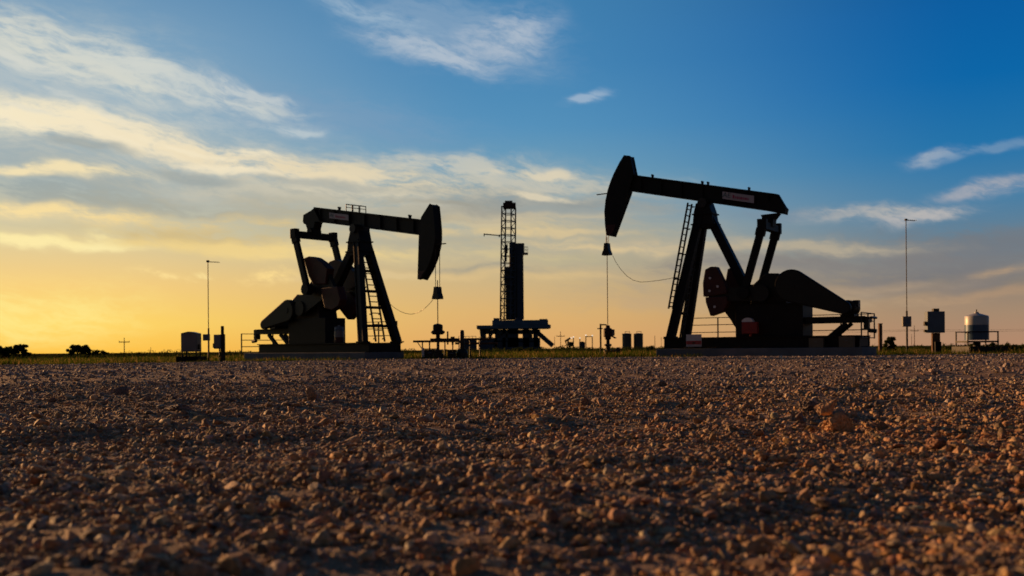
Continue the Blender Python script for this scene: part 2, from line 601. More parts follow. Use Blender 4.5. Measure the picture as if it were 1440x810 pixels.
    for i, w_ in enumerate(wds):
        a_, b_ = u(q0), u(q0 + w_)
        top = zoff + hh_ * (0.26 if i == 0 else 0.4)
        pr(mb, [(a_, top_at(a_) - top), (b_, top_at(b_) - top), (b_, top_at(b_) - zoff - hh_ * 0.74), (a_, top_at(a_) - zoff - hh_ * 0.74)], 0.2255, 0.231)
        q0 += w_ + 0.02
    mb.build('plate_wordmark', M['pink'], pl)
    return root


def zz(ox, oy, k):
    return lambda u, v_: (ox + u / k, oy + v_ / k)


z1 = zz(320, 270, 3.24)
DR = dict(
    skid=(-7.95, 1.55, 0.95, 0.4), wskid=1.0, apex=(-0.25, 7.15), leg_s=1.2, wleg=1.0, legw=0.41, rear_s=-3.55, rearw=0.42,
    ties=(0.2, 0.4, 0.6, 0.8), slope=0.2227, top0=8.665, depth=0.86, beam_s=(3.75, -4.02),
    tail=[(-4.42, 7.05), (-4.36, 6.78)], tail_in=-3.25, lugs=(2.55, -0.15, -0.45, -2.55),
    head=[(3.70, 10.45), (3.5, 9.5), (3.85, 8.5), (4.78, 6.33), (5.12, 6.41), (5.19, 7.0), (5.22, 7.66), (5.15, 8.25), (5.01, 8.8), (4.84, 9.24), (4.64, 9.64), (4.31, 10.18), (4.05, 10.52)],
    tip=[(4.76, 6.4), (5.1, 6.45), (5.16, 6.95), (4.55, 6.95)], spike=(5.15, 8.62, 5.72),
    eq=(-3.55, 6.24), neck=(-4.05, -3.2, 6.86), wpit=1.1, pin=(-2.62, 3.05), pitw=0.34,
    shaft=(-3.45, 3.0), wcrank=1.0, armw=(0.72, 0.55), crank_end=(-0.85, 3.0),
    gearbox=[(-4.5, 2.5), (-4.5, 3.75), (-4.1, 3.95), (-3.5, 3.98), (-2.9, 3.45), (-2.75, 2.5)],
    pedestal=[([(-5.35, 0.955), (-5.35, 2.5), (-2.1, 2.5), (-2.1, 0.955)], -0.85, 0.85),
              ([(-2.05, 0.96), (-2.05, 1.16), (-1.74, 1.53), (-1.6, 1.78), (-1.25, 2.25), (-1.5, 2.8), (-2.2, 3.5), (-3.0, 3.5), (-3.0, 0.96)], -0.25, 0.1)],
    guard=((-4.87, 3.3), 0.77, (-7.28, 2.2), 0.3), rails=[(-8.1, -4.9, 1.82, 0.28)],
    braces=[((-7.25, 1.52), (-6.0, 0.5))], hanger=(-8.15, 1.1, 1.75),
    ladders=[[(0.16, 7.6), (1.24, 2.4), 0.9, 0.26, (0.02, 0.28, 0.52, 0.76, 0.97), -0.16], [(0.0, 6.6), (1.0, 1.0), 0.1, 0.17, (0.2, 0.6), -0.1]],
    rod_s=5.2, carrier=(5.38, 6.02), rod_z=1.7, bridle=(5.17, 6.5, 0.0),
    plate=(-1.27, -2.86, 0.24, 0.36),
)
DR['cw_near'] = [([(-0.72, 4.25), (-1.0, 4.38), (-1.28, 4.37), (-1.74, 3.45), (-1.83, 3.05), (-0.62, 2.93), (-0.6, 3.6)],
                  [(-0.98, 3.82, .035), (-1.36, 3.4, .035), (-0.95, 3.2, .035)]),
                 ([(-0.72, 2.9), (-0.74, 2.65), (-0.97, 1.98), (-1.62, 2.18), (-1.85, 2.6), (-1.8, 2.9)], [(-1.2, 2.42, .035)])]
DR['cw_far'] = [([(x - .42, z + 0.12) for x, z in DR['cw_near'][0][0]], ()), ([(x - .42, z) for x, z in DR['cw_near'][1][0]], ())]
# slack cable, right pump: from the photo's curve, hung in the plane of rod and near leg
zR = zz(820, 320, 4.2625)
cab = []
cpts = [(178, 168), (195, 205), (225, 250), (265, 293), (300, 315), (345, 327), (400, 323), (460, 316), (520, 306), (572, 294)]
for i, p in enumerate(cpts):
    t = 0.1 + 0.9 * i / (len(cpts) - 1)
    s, z = FR.un(*zR(*p), t)
    cab.append((s, t, z))
DR['cable'] = cab

DL = dict(
    skid=(-7.4, 1.98, 0.85, 0.36), wskid=1.05, apex=(0.12, 6.15), leg_s=1.62, wleg=1.15, legw=0.42, rear_s=-4.2, rearw=0.4,
    ties=(0.3, 0.5, 0.66, 0.84), slope=-0.1724, top0=7.672, depth=0.78, beam_s=(5.0, -3.53),
    tail=[(-4.35, 7.92), (-4.41, 7.56), (-4.3, 7.42)], tail_in=-2.9, lugs=(3.9, -1.55),
    head=[(4.95, 6.93), (5.56, 7.53), (5.76, 7.41), (5.84, 6.8), (5.9, 6.24), (5.9, 5.8), (5.84, 5.46), (5.62, 4.85), (5.3, 4.35), (4.87, 3.87), (4.66, 3.92), (4.78, 6.1)],
    tip=[(4.7, 3.98), (4.86, 3.94), (5.16, 4.3), (4.73, 4.3)], spike=(5.8, 5.53, 6.5),
    eq=(-3.72, 6.74), neck=(-4.2, -3.3, 7.5), wpit=1.3, pin=(-2.66, 3.72), pitw=0.34,
    shaft=(-3.75, 2.75), wcrank=0.85, armw=(0.8, 1.7), crank_end=(-1.25, 4.35),
    gearbox=[(-4.9, 2.1), (-4.9, 3.3), (-4.5, 3.55), (-3.3, 3.45), (-2.75, 3.2), (-2.5, 2.1)],
    pedestal=[([(-4.95, 0.855), (-4.95, 2.2), (-1.75, 2.2), (-1.75, 0.855)], -0.5, 0.85)],
    guard=((-4.75, 2.66), 0.6, (-6.95, 1.95), 0.26), rails=[(-8.3, -4.9, 1.7, 0.27)],
    braces=[((-7.2, 1.4), (-6.0, 0.42)), ((-6.1, 1.4), (-5.2, 0.7))], hanger=(-8.4, 1.0, 1.65),
    ladders=[[(0.42, 5.6), (1.45, 0.9), -0.15, 0.3, (0.03, 0.3, 0.6, 0.95), -0.15]],
    beam_rail=(-0.75, 0.35, 0.34),
    rod_s=5.8, carrier=(2.9, 3.5), rod_z=1.6, bridle=(5.83, 5.3, 0.0),
    plate=(-2.12, -0.55, 0.2, 0.3),
)


def LP(pts, t):
    return [FL.un(*z1(u, v_), t) for u, v_ in pts]


DL['cw_near'] = [(LP([(362, 304), (385, 294), (412, 299), (442, 320), (470, 350), (462, 420), (405, 420), (385, 385)], .85), ()),
                 (LP([(440, 440), (515, 430), (530, 490), (520, 520), (490, 538), (458, 528), (447, 480)], .85), ())]
DL['cw_far'] = [(LP([(463, 334), (480, 318), (505, 308), (535, 318), (570, 350), (600, 368), (602, 430), (572, 447), (500, 430), (470, 380)], -.85), ()),
                (LP([(528, 450), (570, 455), (590, 485), (597, 510), (592, 550), (562, 582), (525, 535)], -.85), ())]
cpts = [(935, 492), (915, 515), (890, 537), (865, 550), (838, 557), (810, 553), (785, 543), (760, 527), (738, 508)]
cab = []
for i, p in enumerate(cpts):
    t = 0.1 - 1.1 * i / (len(cpts) - 1)
    s, z = FL.un(*z1(*p), t)
    cab.append((s, t, z))
DL['cable'] = cab

pumpjack(FR, 'black pumpjack with its horse head raised high and a long sloping belt guard', DR)
pumpjack(FL, 'black pumpjack with its horse head lowered and a small handrail on top of its beam', DL)


# concrete pads
def pad(fr, s0, s1, w, h, label):
    mb = MB()
    mb.box((( s0 + s1) / 2, 0, h / 2 - 0.06), (s1 - s0, 2 * w, h + 0.12))
    o = mb.build('concrete_pad', M['concrete'], None, 0.03)
    o.location = fr.O
    o.rotation_euler = (0, 0, fr.rz)
    tag(o, label, 'concrete pad')
    return o


pad(FR, -8.15, 1.78, 1.5, 0.398, 'long grey concrete slab under the pumpjack with the raised horse head')
pad(FL, -8.5, 1.96, 1.32, 0.358, 'long grey concrete slab under the pumpjack with the lowered horse head')


def railing(fr, segs, label, h=1.25):
    """segs: list of polylines of (s, t); posts at every vertex"""
    root = empty('guard_railing', fr.O, fr.rz)
    tag(root, label, 'railing')
    g = fr.sg
    seen = set()
    for poly, zb in segs:
        for (a, b) in zip(poly[:-1], poly[1:]):
            L = math.hypot(b[0] - a[0], b[1] - a[1])
            n = max(1, round(L / 1.5))
            for i in range(n + 1):
                p = (a[0] + (b[0] - a[0]) * i / n, a[1] + (b[1] - a[1]) * i / n)
                k = (round(p[0], 2), round(p[1], 2))
                if k in seen:
                    continue
                seen.add(k)
                mb = MB(); mb.beam((p[0], p[1] * g, zb), (p[0], p[1] * g, zb + h), 0.055, 0.055); mb.build('rail_post', M['steel'], root)
            for q in (0.03, 0.36, 0.68, 0.985):
                mb = MB(); mb.tube((a[0], a[1] * g, zb + h * q), (b[0], b[1] * g, zb + h * q), 0.022, 6); mb.build('rail', M['steel'], root)
    return root


railing(FR, [([(1.3, -1.75), (-8.0, -1.75), (-8.0, 0.9)], 0.8)], 'thin steel safety railing behind the pumpjack with the raised head', 1.2)
railing(FL, [([(-2.0, -1.8), (0.9, -1.8)], 0.8), ([(-5.0, -1.8), (-10.1, -1.8), (-10.1, 0.4)], 0.3)], 'thin steel safety railing beside the pumpjack with the lowered head', 1.2)

for sp_, hb2, lab in ((-6.1, .44, 'low tan equipment box on the slab below the motor brace of the raised pumpjack'),
                      (-7.45, .5, 'slightly taller tan equipment box at the motor end of the raised pumpjack slab')):
    o = empty('equipment_box', FR.w(sp_, 1.3, 0.398), FR.rz)
    tag(o, lab, 'box')
    mb = MB(); mb.box((0, 0, hb2 / 2), (0.66, 0.26, hb2)); mb.build('box_body', M['tanktan'], o, 0.02)
    mb = MB(); mb.box((0, 0, hb2 + 0.011), (0.7, 0.3, 0.02)); mb.build('box_lid', M['steel'], o)
    mb = MB(); mb.tube((-0.06, 0.145, hb2 * .6), (0.06, 0.145, hb2 * .6), 0.015); mb.build('handle', M['galv'], o)

# ---- warning sign by the right pump
o = empty('warning_sign', FR.w(0.95, 1.62, 0.398), FR.rz)
tag(o, 'small white warning placard with a red strip at the foot of the raised pumpjack', 'sign')
wz = lambda px, py: FR.un(px, py, 1.62)
sx = [FR.un(965, 478, 1.62)[0], FR.un(986.5, 478, 1.62)[0]]
zt, zb = FR.un(976, 470.2, 1.62)[1], FR.un(976, 487.5, 1.62)[1]
cxs = (sx[0] + sx[1]) / 2 - 0.95
ww = abs(sx[1] - sx[0])
mb = MB(); mb.box((cxs, 0, (zt + zb) / 2 - 0.398), (ww, 0.02, zt - zb)); mb.build('sign_panel', M['white'], o)
mb = MB(); mb.box((cxs, 0.0125, (zb + (zt - zb) * 0.33) - 0.398), (ww * 0.98, 0.004, (zt - zb) * 0.3)); mb.build('red_strip', M['cardboard'], o)
mb = MB(); mb.box((cxs, 0.0175, zb + (zt - zb) * 0.30 - 0.398), (ww * .2, 0.003, (zt - zb) * 0.14)); mb.build('strip_symbol', M['rust'], o)
mb = MB(); mb.box((cxs, 0.0125, zb + (zt - zb) * 0.09 - 0.398), (ww * 0.98, 0.004, (zt - zb) * 0.16)); mb.build('lower_strip', M['plate_pale'], o)
for a in (-0.4, 0.4):
    mb = MB(); mb.beam((cxs + a * ww, -0.035, 0.0), (cxs + a * ww, -0.035, zt - 0.398), 0.04, 0.04); mb.build('sign_post', M['steel'], o)

# ---- red brake drum cover with pale label on the right pump, pale canister on the left pump
o = empty('fire_extinguisher_box', FR.w(-2.95, 1.2, 0.95), FR.rz)
tag(o, 'dull red box with a pale rounded lid beside the raised pumpjack gearbox', 'box')
mb = MB(); mb.box((0, 0, 0.42), (0.75, 0.28, 0.55)); mb.box((0, -0.05, 0.075), (0.1, 0.1, 0.15)); mb.build('box_body', M['red'], o, 0.03)
mb = MB(); mb.prism([(0.28 * math.cos(a) + 0.1, 0.7 + 0.2 * math.sin(a)) for a in np.linspace(0, math.pi, 9)], -0.13, 0.13); mb.build('box_lid', M['white'], o)
o = empty('chemical_canister', FL.w(-0.75, 0.75, 0.85), FL.rz)
tag(o, 'grey and slate blue canister standing behind the lowered pumpjack legs', 'canister')
mb = MB(); mb.lathe((0, 0, 0), [(0.22, 0), (0.25, 0.03), (0.25, 0.3)], 20); mb.build('canister_base', M['maroon'], o, smooth=True)
mb = MB(); mb.lathe((0, 0, 0), [(0.252, 0.3), (0.252, 0.62), (0.2, 0.68)], 20); mb.build('canister_body', M['slate'], o, smooth=True)
mb = MB(); mb.lathe((0, 0, 0), [(0.22, 0.675), (0.24, 0.7), (0.22, 0.84), (0.06, 0.87), (0.06, 0.93)], 20); mb.build('canister_cap', M['bluegrey'], o, smooth=True)

# ------------------------------------------------------------------ wellheads
def flange(mb, z, r, h=0.07):
    mb.lathe((0, 0, z), [(r, 0), (r, h)], 16)


rz = FR.rz
o = empty('wellhead', FR.w(5.2, 0, 0), rz)
tag(o, 'wellhead with rust red stuffing box and side pipe post beneath the raised horse head', 'wellhead')
mb = MB(); mb.lathe((0, 0, -0.05), [(0.26, 0), (0.26, 0.14), (0.2, 0.16), (0.2, 0.3), (0.24, 0.31), (0.24, 0.4), (0.12, 0.42), (0.12, 0.62), (0.2, 0.63), (0.2, 0.72), (0.1, 0.74), (0.1, 1.0)], 20); mb.build('casing_head', M['steel'], o)
mb = MB(); mb.lathe((0, 0, 0.9), [(0.1, 0), (0.17, 0.04), (0.17, 0.14), (0.24, 0.18), (0.24, 0.56), (0.2, 0.6), (0.12, 0.64), (0.12, 0.74), (0.06, 0.78)], 20); mb.box((-0.2, 0, 1.28), (0.26, 0.3, 0.34)); mb.build('stuffing_box', M['maroon'], o)
mb = MB(); mb.tube((-0.2, 0, 1.12), (-0.42, 0, 1.0), 0.04); mb.tube((-0.42, -0.12, 1.0), (-0.42, 0.12, 1.0), 0.03); mb.build('valve_handle', M['steel'], o)
mb = MB(); mb.tube((0.3, 0.25, -0.05), (0.3, 0.25, 1.75), 0.05, 10); mb.tube((0.3, 0.25, 1.7), (0.05, 0.05, 1.7), 0.035); mb.tube((0.45, 0.33, 1.5), (0.2, 0.2, 1.5), 0.03); mb.build('side_pipe', M['steel'], o)
mb = MB(); mb.tube((0, 0, 0.3), (-0.55, -0.1, 0.3), 0.06); mb.lathe((-0.55, -0.1, 0.1), [(0.09, 0), (0.14, 0.12), (0.14, 0.3), (0.07, 0.4)], 12); mb.build('flow_valve', M['rust'], o)

o = empty('wellhead', FL.w(5.8, 0, 0), FL.rz)
tag(o, 'wellhead with a bulky black stuffing box beneath the lowered horse head', 'wellhead')
mb = MB(); mb.lathe((0, 0, -0.05), [(0.28, 0), (0.28, 0.3), (0.2, 0.32), (0.2, 0.5), (0.07, 0.52), (0.07, 0.95)], 20); mb.build('casing_head', M['steel'], o)
mb = MB(); mb.lathe((0, 0, 0.88), [(0.07, 0), (0.19, 0.03), (0.19, 0.12), (0.1, 0.15), (0.1, 0.3), (0.25, 0.31), (0.3, 0.36), (0.3, 0.48), (0.24, 0.52), (0.24, 0.76), (0.16, 0.81), (0.05, 0.84)], 20); mb.build('stuffing_box', M['black'], o, smooth=True)
mb = MB(); mb.tube((-0.42, 0, 1.3), (0.42, 0, 1.3), 0.06); mb.build('tie_bolt', M['steel'], o)

# pipe manifold beside the left wellhead
def ws(px, py, Y):
    return W(px, py, Y)


Ym = 49.0
o = empty('pipe_manifold', (WX(618, Ym), Ym, 0))
tag(o, 'low rack of horizontal flow pipes on thin legs around the lowered pumpjack well', 'pipe rack')
ob = Vector(o.location)
mb = MB()
for y_, (xa, xb), pyy in ((Ym, (581, 648), 480.2), (Ym + 0.5, (605, 690), 477.4), (Ym + 0.9, (640, 700), 483)):
    a, b = ws(xa, pyy, y_), ws(xb, pyy - (xb - xa) * 0.008, y_)
    mb.tube(a - ob, b - ob, 0.055, 10)
mb.build('flow_pipe', M['rust'], o)
for xa, yy, pyy in ((594, Ym, 480), (604, Ym, 480), (625.5, Ym, 480), (636.5, Ym + .5, 477), (661, Ym + .5, 477), (675, Ym + .5, 477)):
    mb = MB(); a = ws(xa, pyy, yy) - ob; mb.tube((a.x, a.y, -0.05), a, 0.035 if xa != 594 else 0.03, 8); mb.build('pipe_leg', M['steel'], o)
mb = MB(); a = ws(629.5, 466, Ym) - ob; mb.tube((a.x, a.y, 0.7), a, 0.04, 8); mb.build('riser_pipe', M['rust'], o)
mb = MB(); a = ws(636.5, 474.5, Ym) - ob; mb.tube((a.x, a.y, 0.7), a, 0.05, 8); mb.tube(a + Vector((-.1, 0, 0)), a + Vector((.1, 0, 0)), 0.04); mb.build('valve_stem', M['rust'], o)
mb = MB()
a, b = ws(587, 481, Ym) - ob, ws(593, 490, Ym) - ob
mb.beam(a, b, 0.04, 0.04); mb.build('pipe_brace', M['steel'], o)

o = tag(MB().tube((0, 0, -0.1), (0, 0, 0.55), 0.06, 10).build('marker_post', M['white'], None, loc=(WX(594.8, 48), 48.0, 0)),
        'short white marker post at the edge of the gravel beside black valve boxes', 'post')
for (x0_, x1_, t_, lab) in ((597, 613, 490.5, 'black steel valve box directly behind the short white marker post'),
                            (630, 641, 492, 'narrower black steel valve box past the pumpjack well')):
    xa, xb = WX(x0_, 48.6), WX(x1_, 48.6)
    r_ = empty('valve_box', ((xa + xb) / 2, 48.6, 0))
    tag(r_, lab, 'valve box')
    hgt = W((x0_ + x1_) / 2, t_, 48.6).z
    mb = MB(); mb.box((0, 0, hgt / 2 - 0.04), (xb - xa, 0.6, hgt - 0.0)); mb.build('box_body', M['steel'], r_, 0.02)
    mb = MB(); mb.box((0, 0, hgt - 0.01), (xb - xa + 0.06, 0.66, 0.05)); mb.build('box_lid', M['black'], r_, 0.01)
    mb = MB(); mb.tube((-0.1, -0.36, hgt * 0.6), (0.1, -0.36, hgt * 0.6), 0.02); mb.build('handle', M['galv'], r_)
# thick dark bollard
r_ = empty('bollard', (WX(649.8, 49), 49.0, 0))
tag(r_, 'thick dark steel bollard standing among the flow pipes', 'bollard')
hb = W(650, 464, 49).z
mb = MB(); mb.lathe((0, 0, -0.05), [(0.13, 0), (0.13, 0.5), (0.11, hb - 0.05), (0.09, hb + 0.03), (0.03, hb + 0.05)], 16); mb.build('bollard_tube', M['steel'], r_, smooth=True)
mb = MB(); mb.lathe((0, 0, -0.06), [(0.3, 0), (0.3, 0.35), (0.2, 0.55)], 14); mb.build('bollard_footing', M['steel'], r_)

# ------------------------------------------------------------------ telemetry poles, cabinets, tank
def pole(px, Y, top, box, label, thick0=0.05, thick1=0.025, arm=13):
    x = WX(px, Y)
    r_ = empty('antenna_pole', (x, Y, 0))
    tag(r_, label, 'pole', 'antenna poles beside the pumpjacks')
    ht = W(px, top, Y).z
    b0, b1 = W(px, box[3], Y).z, W(px, box[2], Y).z
    mb = MB(); mb.tube((0, 0, -0.25), (0, 0, b1 + 0.3), thick0, 10); mb.tube((0, 0, b1 + 0.3), (0, 0, ht), thick1, 8); mb.build('pole_shaft', M['steel'], r_)
    xa, xb = WX(box[0], Y) - x, WX(box[1], Y) - x
    mb = MB(); mb.box(((xa + xb) / 2, -0.12, (b0 + b1) / 2), (xb - xa, 0.16, b1 - b0)); bx = mb.build('junction_box', M['slate'], r_, 0.015)
    mb = MB(); mb.box(((xa + xb) / 2 + 0.02, -0.206, (b0 + b1) / 2), ((xb - xa) * 0.5, 0.012, (b1 - b0) * 0.5)); mb.build('box_door', M['bluegrey'], bx)
    L = WX(px + arm, Y) - x
    mb = MB(); mb.tube((-0.08, 0, ht - 0.02), (L, 0, ht - 0.05), 0.018, 6)
    for q in np.linspace(0.15, 1, 5):
        mb.tube((L * q, -0.2, ht - 0.02 - 0.03 * q), (L * q, 0.2, ht - 0.02 - 0.03 * q), 0.012, 5)
    mb.box((0, 0, ht), (0.12, 0.12, 0.1))
    mb.build('antenna', M['steel'], r_)
    return r_


pole(1275.6, 53, 309, (1267.8, 1280, 445, 459.5), 'tall thin antenna pole with a grey box near the blue cabinet on a post')
pole(293.4, 50, 367.5, (287, 296, 470, 479), 'tall thin antenna pole with a small grey box between two dark cabinets', 0.045, 0.022, 15)

# blue cabinet on twin post, right
Yc = 55.0
x = WX(1315, Yc)
r_ = empty('control_cabinet', (x, Yc, 0))
tag(r_, 'slate blue control cabinet mounted on a thick dark post near the round tank', 'cabinet')
e = lambda px: WX(px, Yc) - x
zc = lambda py: W(1315, py, Yc).z
mb = MB(); mb.box(((e(1302.5) + e(1327)) / 2, 0, (zc(438) + zc(468)) / 2), (e(1327) - e(1302.5), 0.4, zc(438) - zc(468))); mb.build('cabinet_body', M['bluegrey'], r_, 0.02)
mb = MB(); mb.box(((e(1304) + e(1325.5)) / 2, -0.212, (zc(439.5) + zc(466.5)) / 2), (e(1325.5) - e(1304), 0.02, zc(439.5) - zc(466.5))); mb.build('cabinet_door', M['bluegrey'], r_, 0.006)
mb = MB(); mb.box(((e(1312.5) + e(1320.5)) / 2, 0.05, zc(436)), (e(1320.5) - e(1312.5), 0.25, zc(433.8) - zc(438))); mb.build('vent_cap', M['steel'], r_)
for a, b in ((452, 458), (463.5, 467)):
    mb = MB(); mb.box((e(1301), -0.05, (zc(a) + zc(b)) / 2), (0.16, 0.16, zc(a) - zc(b))); mb.build('side_switch', M['steel'], r_, 0.01)
for a in (1313.6, 1319.4):
    mb = MB(); mb.beam((e(a), 0.05, -0.1), (e(a), 0.05, zc(468.2)), 0.16, 0.2); mb.build('support_post', M['wood'], r_)
mb = MB(); mb.box((e(1317.5), -0.1, 0.3), (0.34, 0.2, 0.7)); mb.build('conduit_riser', M['black'], r_)

# cylindrical tank on a stand
Yt = 55.5
x = WX(1373.7, Yt)
zc = lambda py: W(1374, py, Yt).z
e = lambda px: WX(px, Yt) - x
rad = (e(1389.5) - e(1358)) / 2
r_ = empty('chemical_tank', (x, Yt, zc(479)))
tag(r_, 'round pale tank with a dark blue lower half and a low cone lid', 'tank')
h_ = zc(443.2) - zc(478)
hb_ = zc(456) - zc(478)
mb = MB(); mb.lathe((0, 0, 0), [(rad, hb_), (rad, h_ - 0.04), (rad * 0.96, h_), (0.12, h_ + 0.15), (0.1, h_ + 0.22), (0.0001, h_ + 0.23)], 40); mb.build('tank_shell', M['tankgrey'], r_, smooth=True)
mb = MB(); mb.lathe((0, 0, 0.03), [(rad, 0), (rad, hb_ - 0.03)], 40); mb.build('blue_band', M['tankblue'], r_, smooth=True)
mb = MB(); mb.tube((0, 0, h_ + 0.2), (0, 0, h_ + 0.36), 0.03); mb.build('tank_vent', M['steel'], r_)
r_ = empty('tank_stand', (x, Yt, 0))
tag(r_, 'dark square steel stand with a guard rail holding up the round tank', 'stand')
zp = zc(479.2)
hw = (e(1396) - e(1352)) / 2
mb = MB(); mb.box((0, 0, zp - 0.05), (2 * hw, 1.5, 0.09)); mb.build('platform', M['steel'], r_)
for sx_ in (-1, 1):
    for sy in (-1, 1):
        mb = MB(); mb.beam((sx_ * (hw - 0.04), sy * 0.72, 0.05), (sx_ * (hw - 0.04), sy * 0.72, zc(466.5)), 0.06, 0.06); mb.build('stand_leg', M['steel'], r_)
mb = MB()
for sy in (-1, 1):
    mb.tube((-hw, sy * 0.72, zc(466.7)), (hw, sy * 0.72, zc(466.7)), 0.03)
for sx_ in (-1, 1):
    mb.tube((sx_ * (hw - 0.04), -0.72, zc(466.7)), (sx_ * (hw - 0.04), 0.72, zc(466.7)), 0.03)
mb.build('guard_rail', M['steel'], r_)
mb = MB(); mb.tube((0, 0, 0.1), (0, 0, zp - 0.09), 0.2, 14); mb.build('outlet_pipe', M['steel'], r_)
# containment tray below
r_ = empty('containment_tray', (x, Yt, 0))
tag(r_, 'low black containment basin on the ground beneath the round tank', 'basin')
ht = zc(487)
xa, xb = e(1351), e(1403)
mb = MB()
mb.box(((xa + xb) / 2, -1.1, ht / 2 - .05), (xb - xa, 0.06, ht + .1)); mb.box(((xa + xb) / 2, 1.1, ht / 2 - .05), (xb - xa, 0.06, ht + .1))
mb.box((xa, 0, ht / 2 - .05), (0.06, 2.136, ht + .1)); mb.box((xb, 0, ht / 2 - .05), (0.06, 2.136, ht + .1))
mb.build('basin_wall', M['steel'], r_)
mb = MB(); mb.box(((xa + xb) / 2, 0, 0.0), (xb - xa - .1, 2.1, 0.06)); mb.build('basin_floor', M['black'], r_)
for k in range(7):
    px_ = xa + (xb - xa) * (k + .5) / 7
    mb = MB(); mb.box((px_, -1.145, ht / 2 - .05), (0.05, 0.03, ht)); mb.build('wall_rib', M['steel'], r_)

# left box tank on legs
Yb = 50.0
x = WX(269, Yb)
zc = lambda py: W(269, py, Yb).z
e = lambda px: WX(px, Yb) - x
r_ = empty('chemical_tank', (x, Yb, 0))
tag(r_, 'square slate grey tank with a low peaked top standing on four short legs', 'tank')
zb_, zt_ = zc(494.8), zc(469)
wd = e(280.3) - e(258)
mb = MB(); mb.box((0, 0, (zb_ + zt_) / 2), (wd, 0.75, zt_ - zb_)); mb.build('tank_body', M['slate'], r_, 0.03)
mb = MB(); mb.prism([(-wd / 2 - 0.02, zt_ + 0.002), (wd / 2 + 0.02, zt_ + 0.002), (0.05, zt_ + 0.09), (-0.05, zt_ + 0.09)], -0.4, 0.4); mb.build('tank_roof', M['slate'], r_)
mb = MB(); mb.box((wd / 2 + 0.03, -0.1, zb_ + 0.25), (0.06, 0.2, 0.25)); mb.build('sight_gauge', M['steel'], r_)
for sx_ in (-1, 1):
    for sy in (-1, 1):
        mb = MB(); mb.beam((sx_ * (wd / 2 - 0.05), sy * 0.32, -0.2), (sx_ * (wd / 2 - 0.05), sy * 0.32, zb_), 0.06, 0.06); mb.build('tank_leg', M['steel'], r_)
r_ = empty('drip_tray', (x + 0.05, Yb - 0.1, 0))
tag(r_, 'low black drip tray on the ground under the square grey tank', 'tray')
mb = MB(); w2 = (e(284) - e(253.5)) / 2
for s_ in (-1, 1):
    mb.box((0, s_ * 0.7, 0.05), (2 * w2, 0.05, 0.36)); mb.box((s_ * (w2 - 0.02), 0, 0.05), (0.05, 1.346, 0.36))
mb.build('tray_wall', M['black'], r_)
mb = MB(); mb.box((0, 0, 0.0), (2 * w2 - 0.1, 1.34, 0.05)); mb.build('tray_floor', M['steel'], r_)

# left cabinet with tall post
x = WX(310, Yb)
e = lambda px: WX(px, Yb) - x
zc = lambda py: W(310, py, Yb).z
r_ = empty('control_cabinet', (x, Yb, 0))
tag(r_, 'dark control cabinet bolted beside a taller square post next to the thin antenna pole', 'cabinet')
mb = MB(); mb.box(((e(302) + e(312)) / 2, 0, (zc(470.5) + zc(490.5)) / 2), (e(312) - e(302), 0.35, zc(470.5) - zc(490.5))); mb.build('cabinet_body', M['bluegrey'], r_, 0.02)
mb = MB(); mb.box(((e(303) + e(311)) / 2, -0.182, (zc(472) + zc(489)) / 2), (e(311) - e(303), 0.012, zc(472) - zc(489))); mb.build('cabinet_door', M['slate'], r_)
mb = MB(); mb.beam((e(313.5), 0, -0.25), (e(313.5), 0, zc(470)), 0.19, 0.19); mb.beam((e(313), 0, zc(470)), (e(313), 0, zc(458.5)), 0.13, 0.13); mb.build('support_post', M['steel'], r_, 0.01)
mb = MB(); mb.tube((e(308), 0.1, -0.25), (e(308), 0.1, zc(490)), 0.04); mb.build('conduit', M['steel'], r_)
mb = MB(); mb.box((e(301.3), -0.02, zc(486)), (0.1, 0.14, 0.22)); mb.build('side_switch', M['steel'], r_)

# square post right of the pump
Yp = 62.0
x = WX(1238, Yp)
zc = lambda py: W(1238, py, Yp).z
mb = MB(); mb.beam((0, 0, -0.1), (0, 0, zc(455.5)), 0.2, 0.2); mb.box((0, 0, zc(455.2)), (0.24, 0.24, 0.04))
tag(mb.build('fence_post', M['wood'], None, 0.01, loc=(x, Yp, 0)), 'stout square wooden post standing in the grass beyond the raised pumpjack', 'post')

# ------------------------------------------------------------------ drilling rig far behind
Yr = 300.0
zR2 = zz(640, 270, 3.375)
x = WX(715, Yr)
r_ = empty('drilling_rig', (x, Yr, 0))
tag(r_, 'tall drilling rig with open lattice mast and a block of racked pipe far behind', 'drilling rig')


def rg(u, v_):
    p = W(*zR2(u, v_), Yr)
    return p.x - x, p.z


def rgbox(mb, u0, v0, u1, v1, y0, y1):
    (a, zt), (b, zb) = rg(u0, v0), rg(u1, v1)
    mb.box(((a + b) / 2, (y0 + y1) / 2, (zt + zb) / 2), (abs(b - a), y1 - y0, abs(zt - zb)))


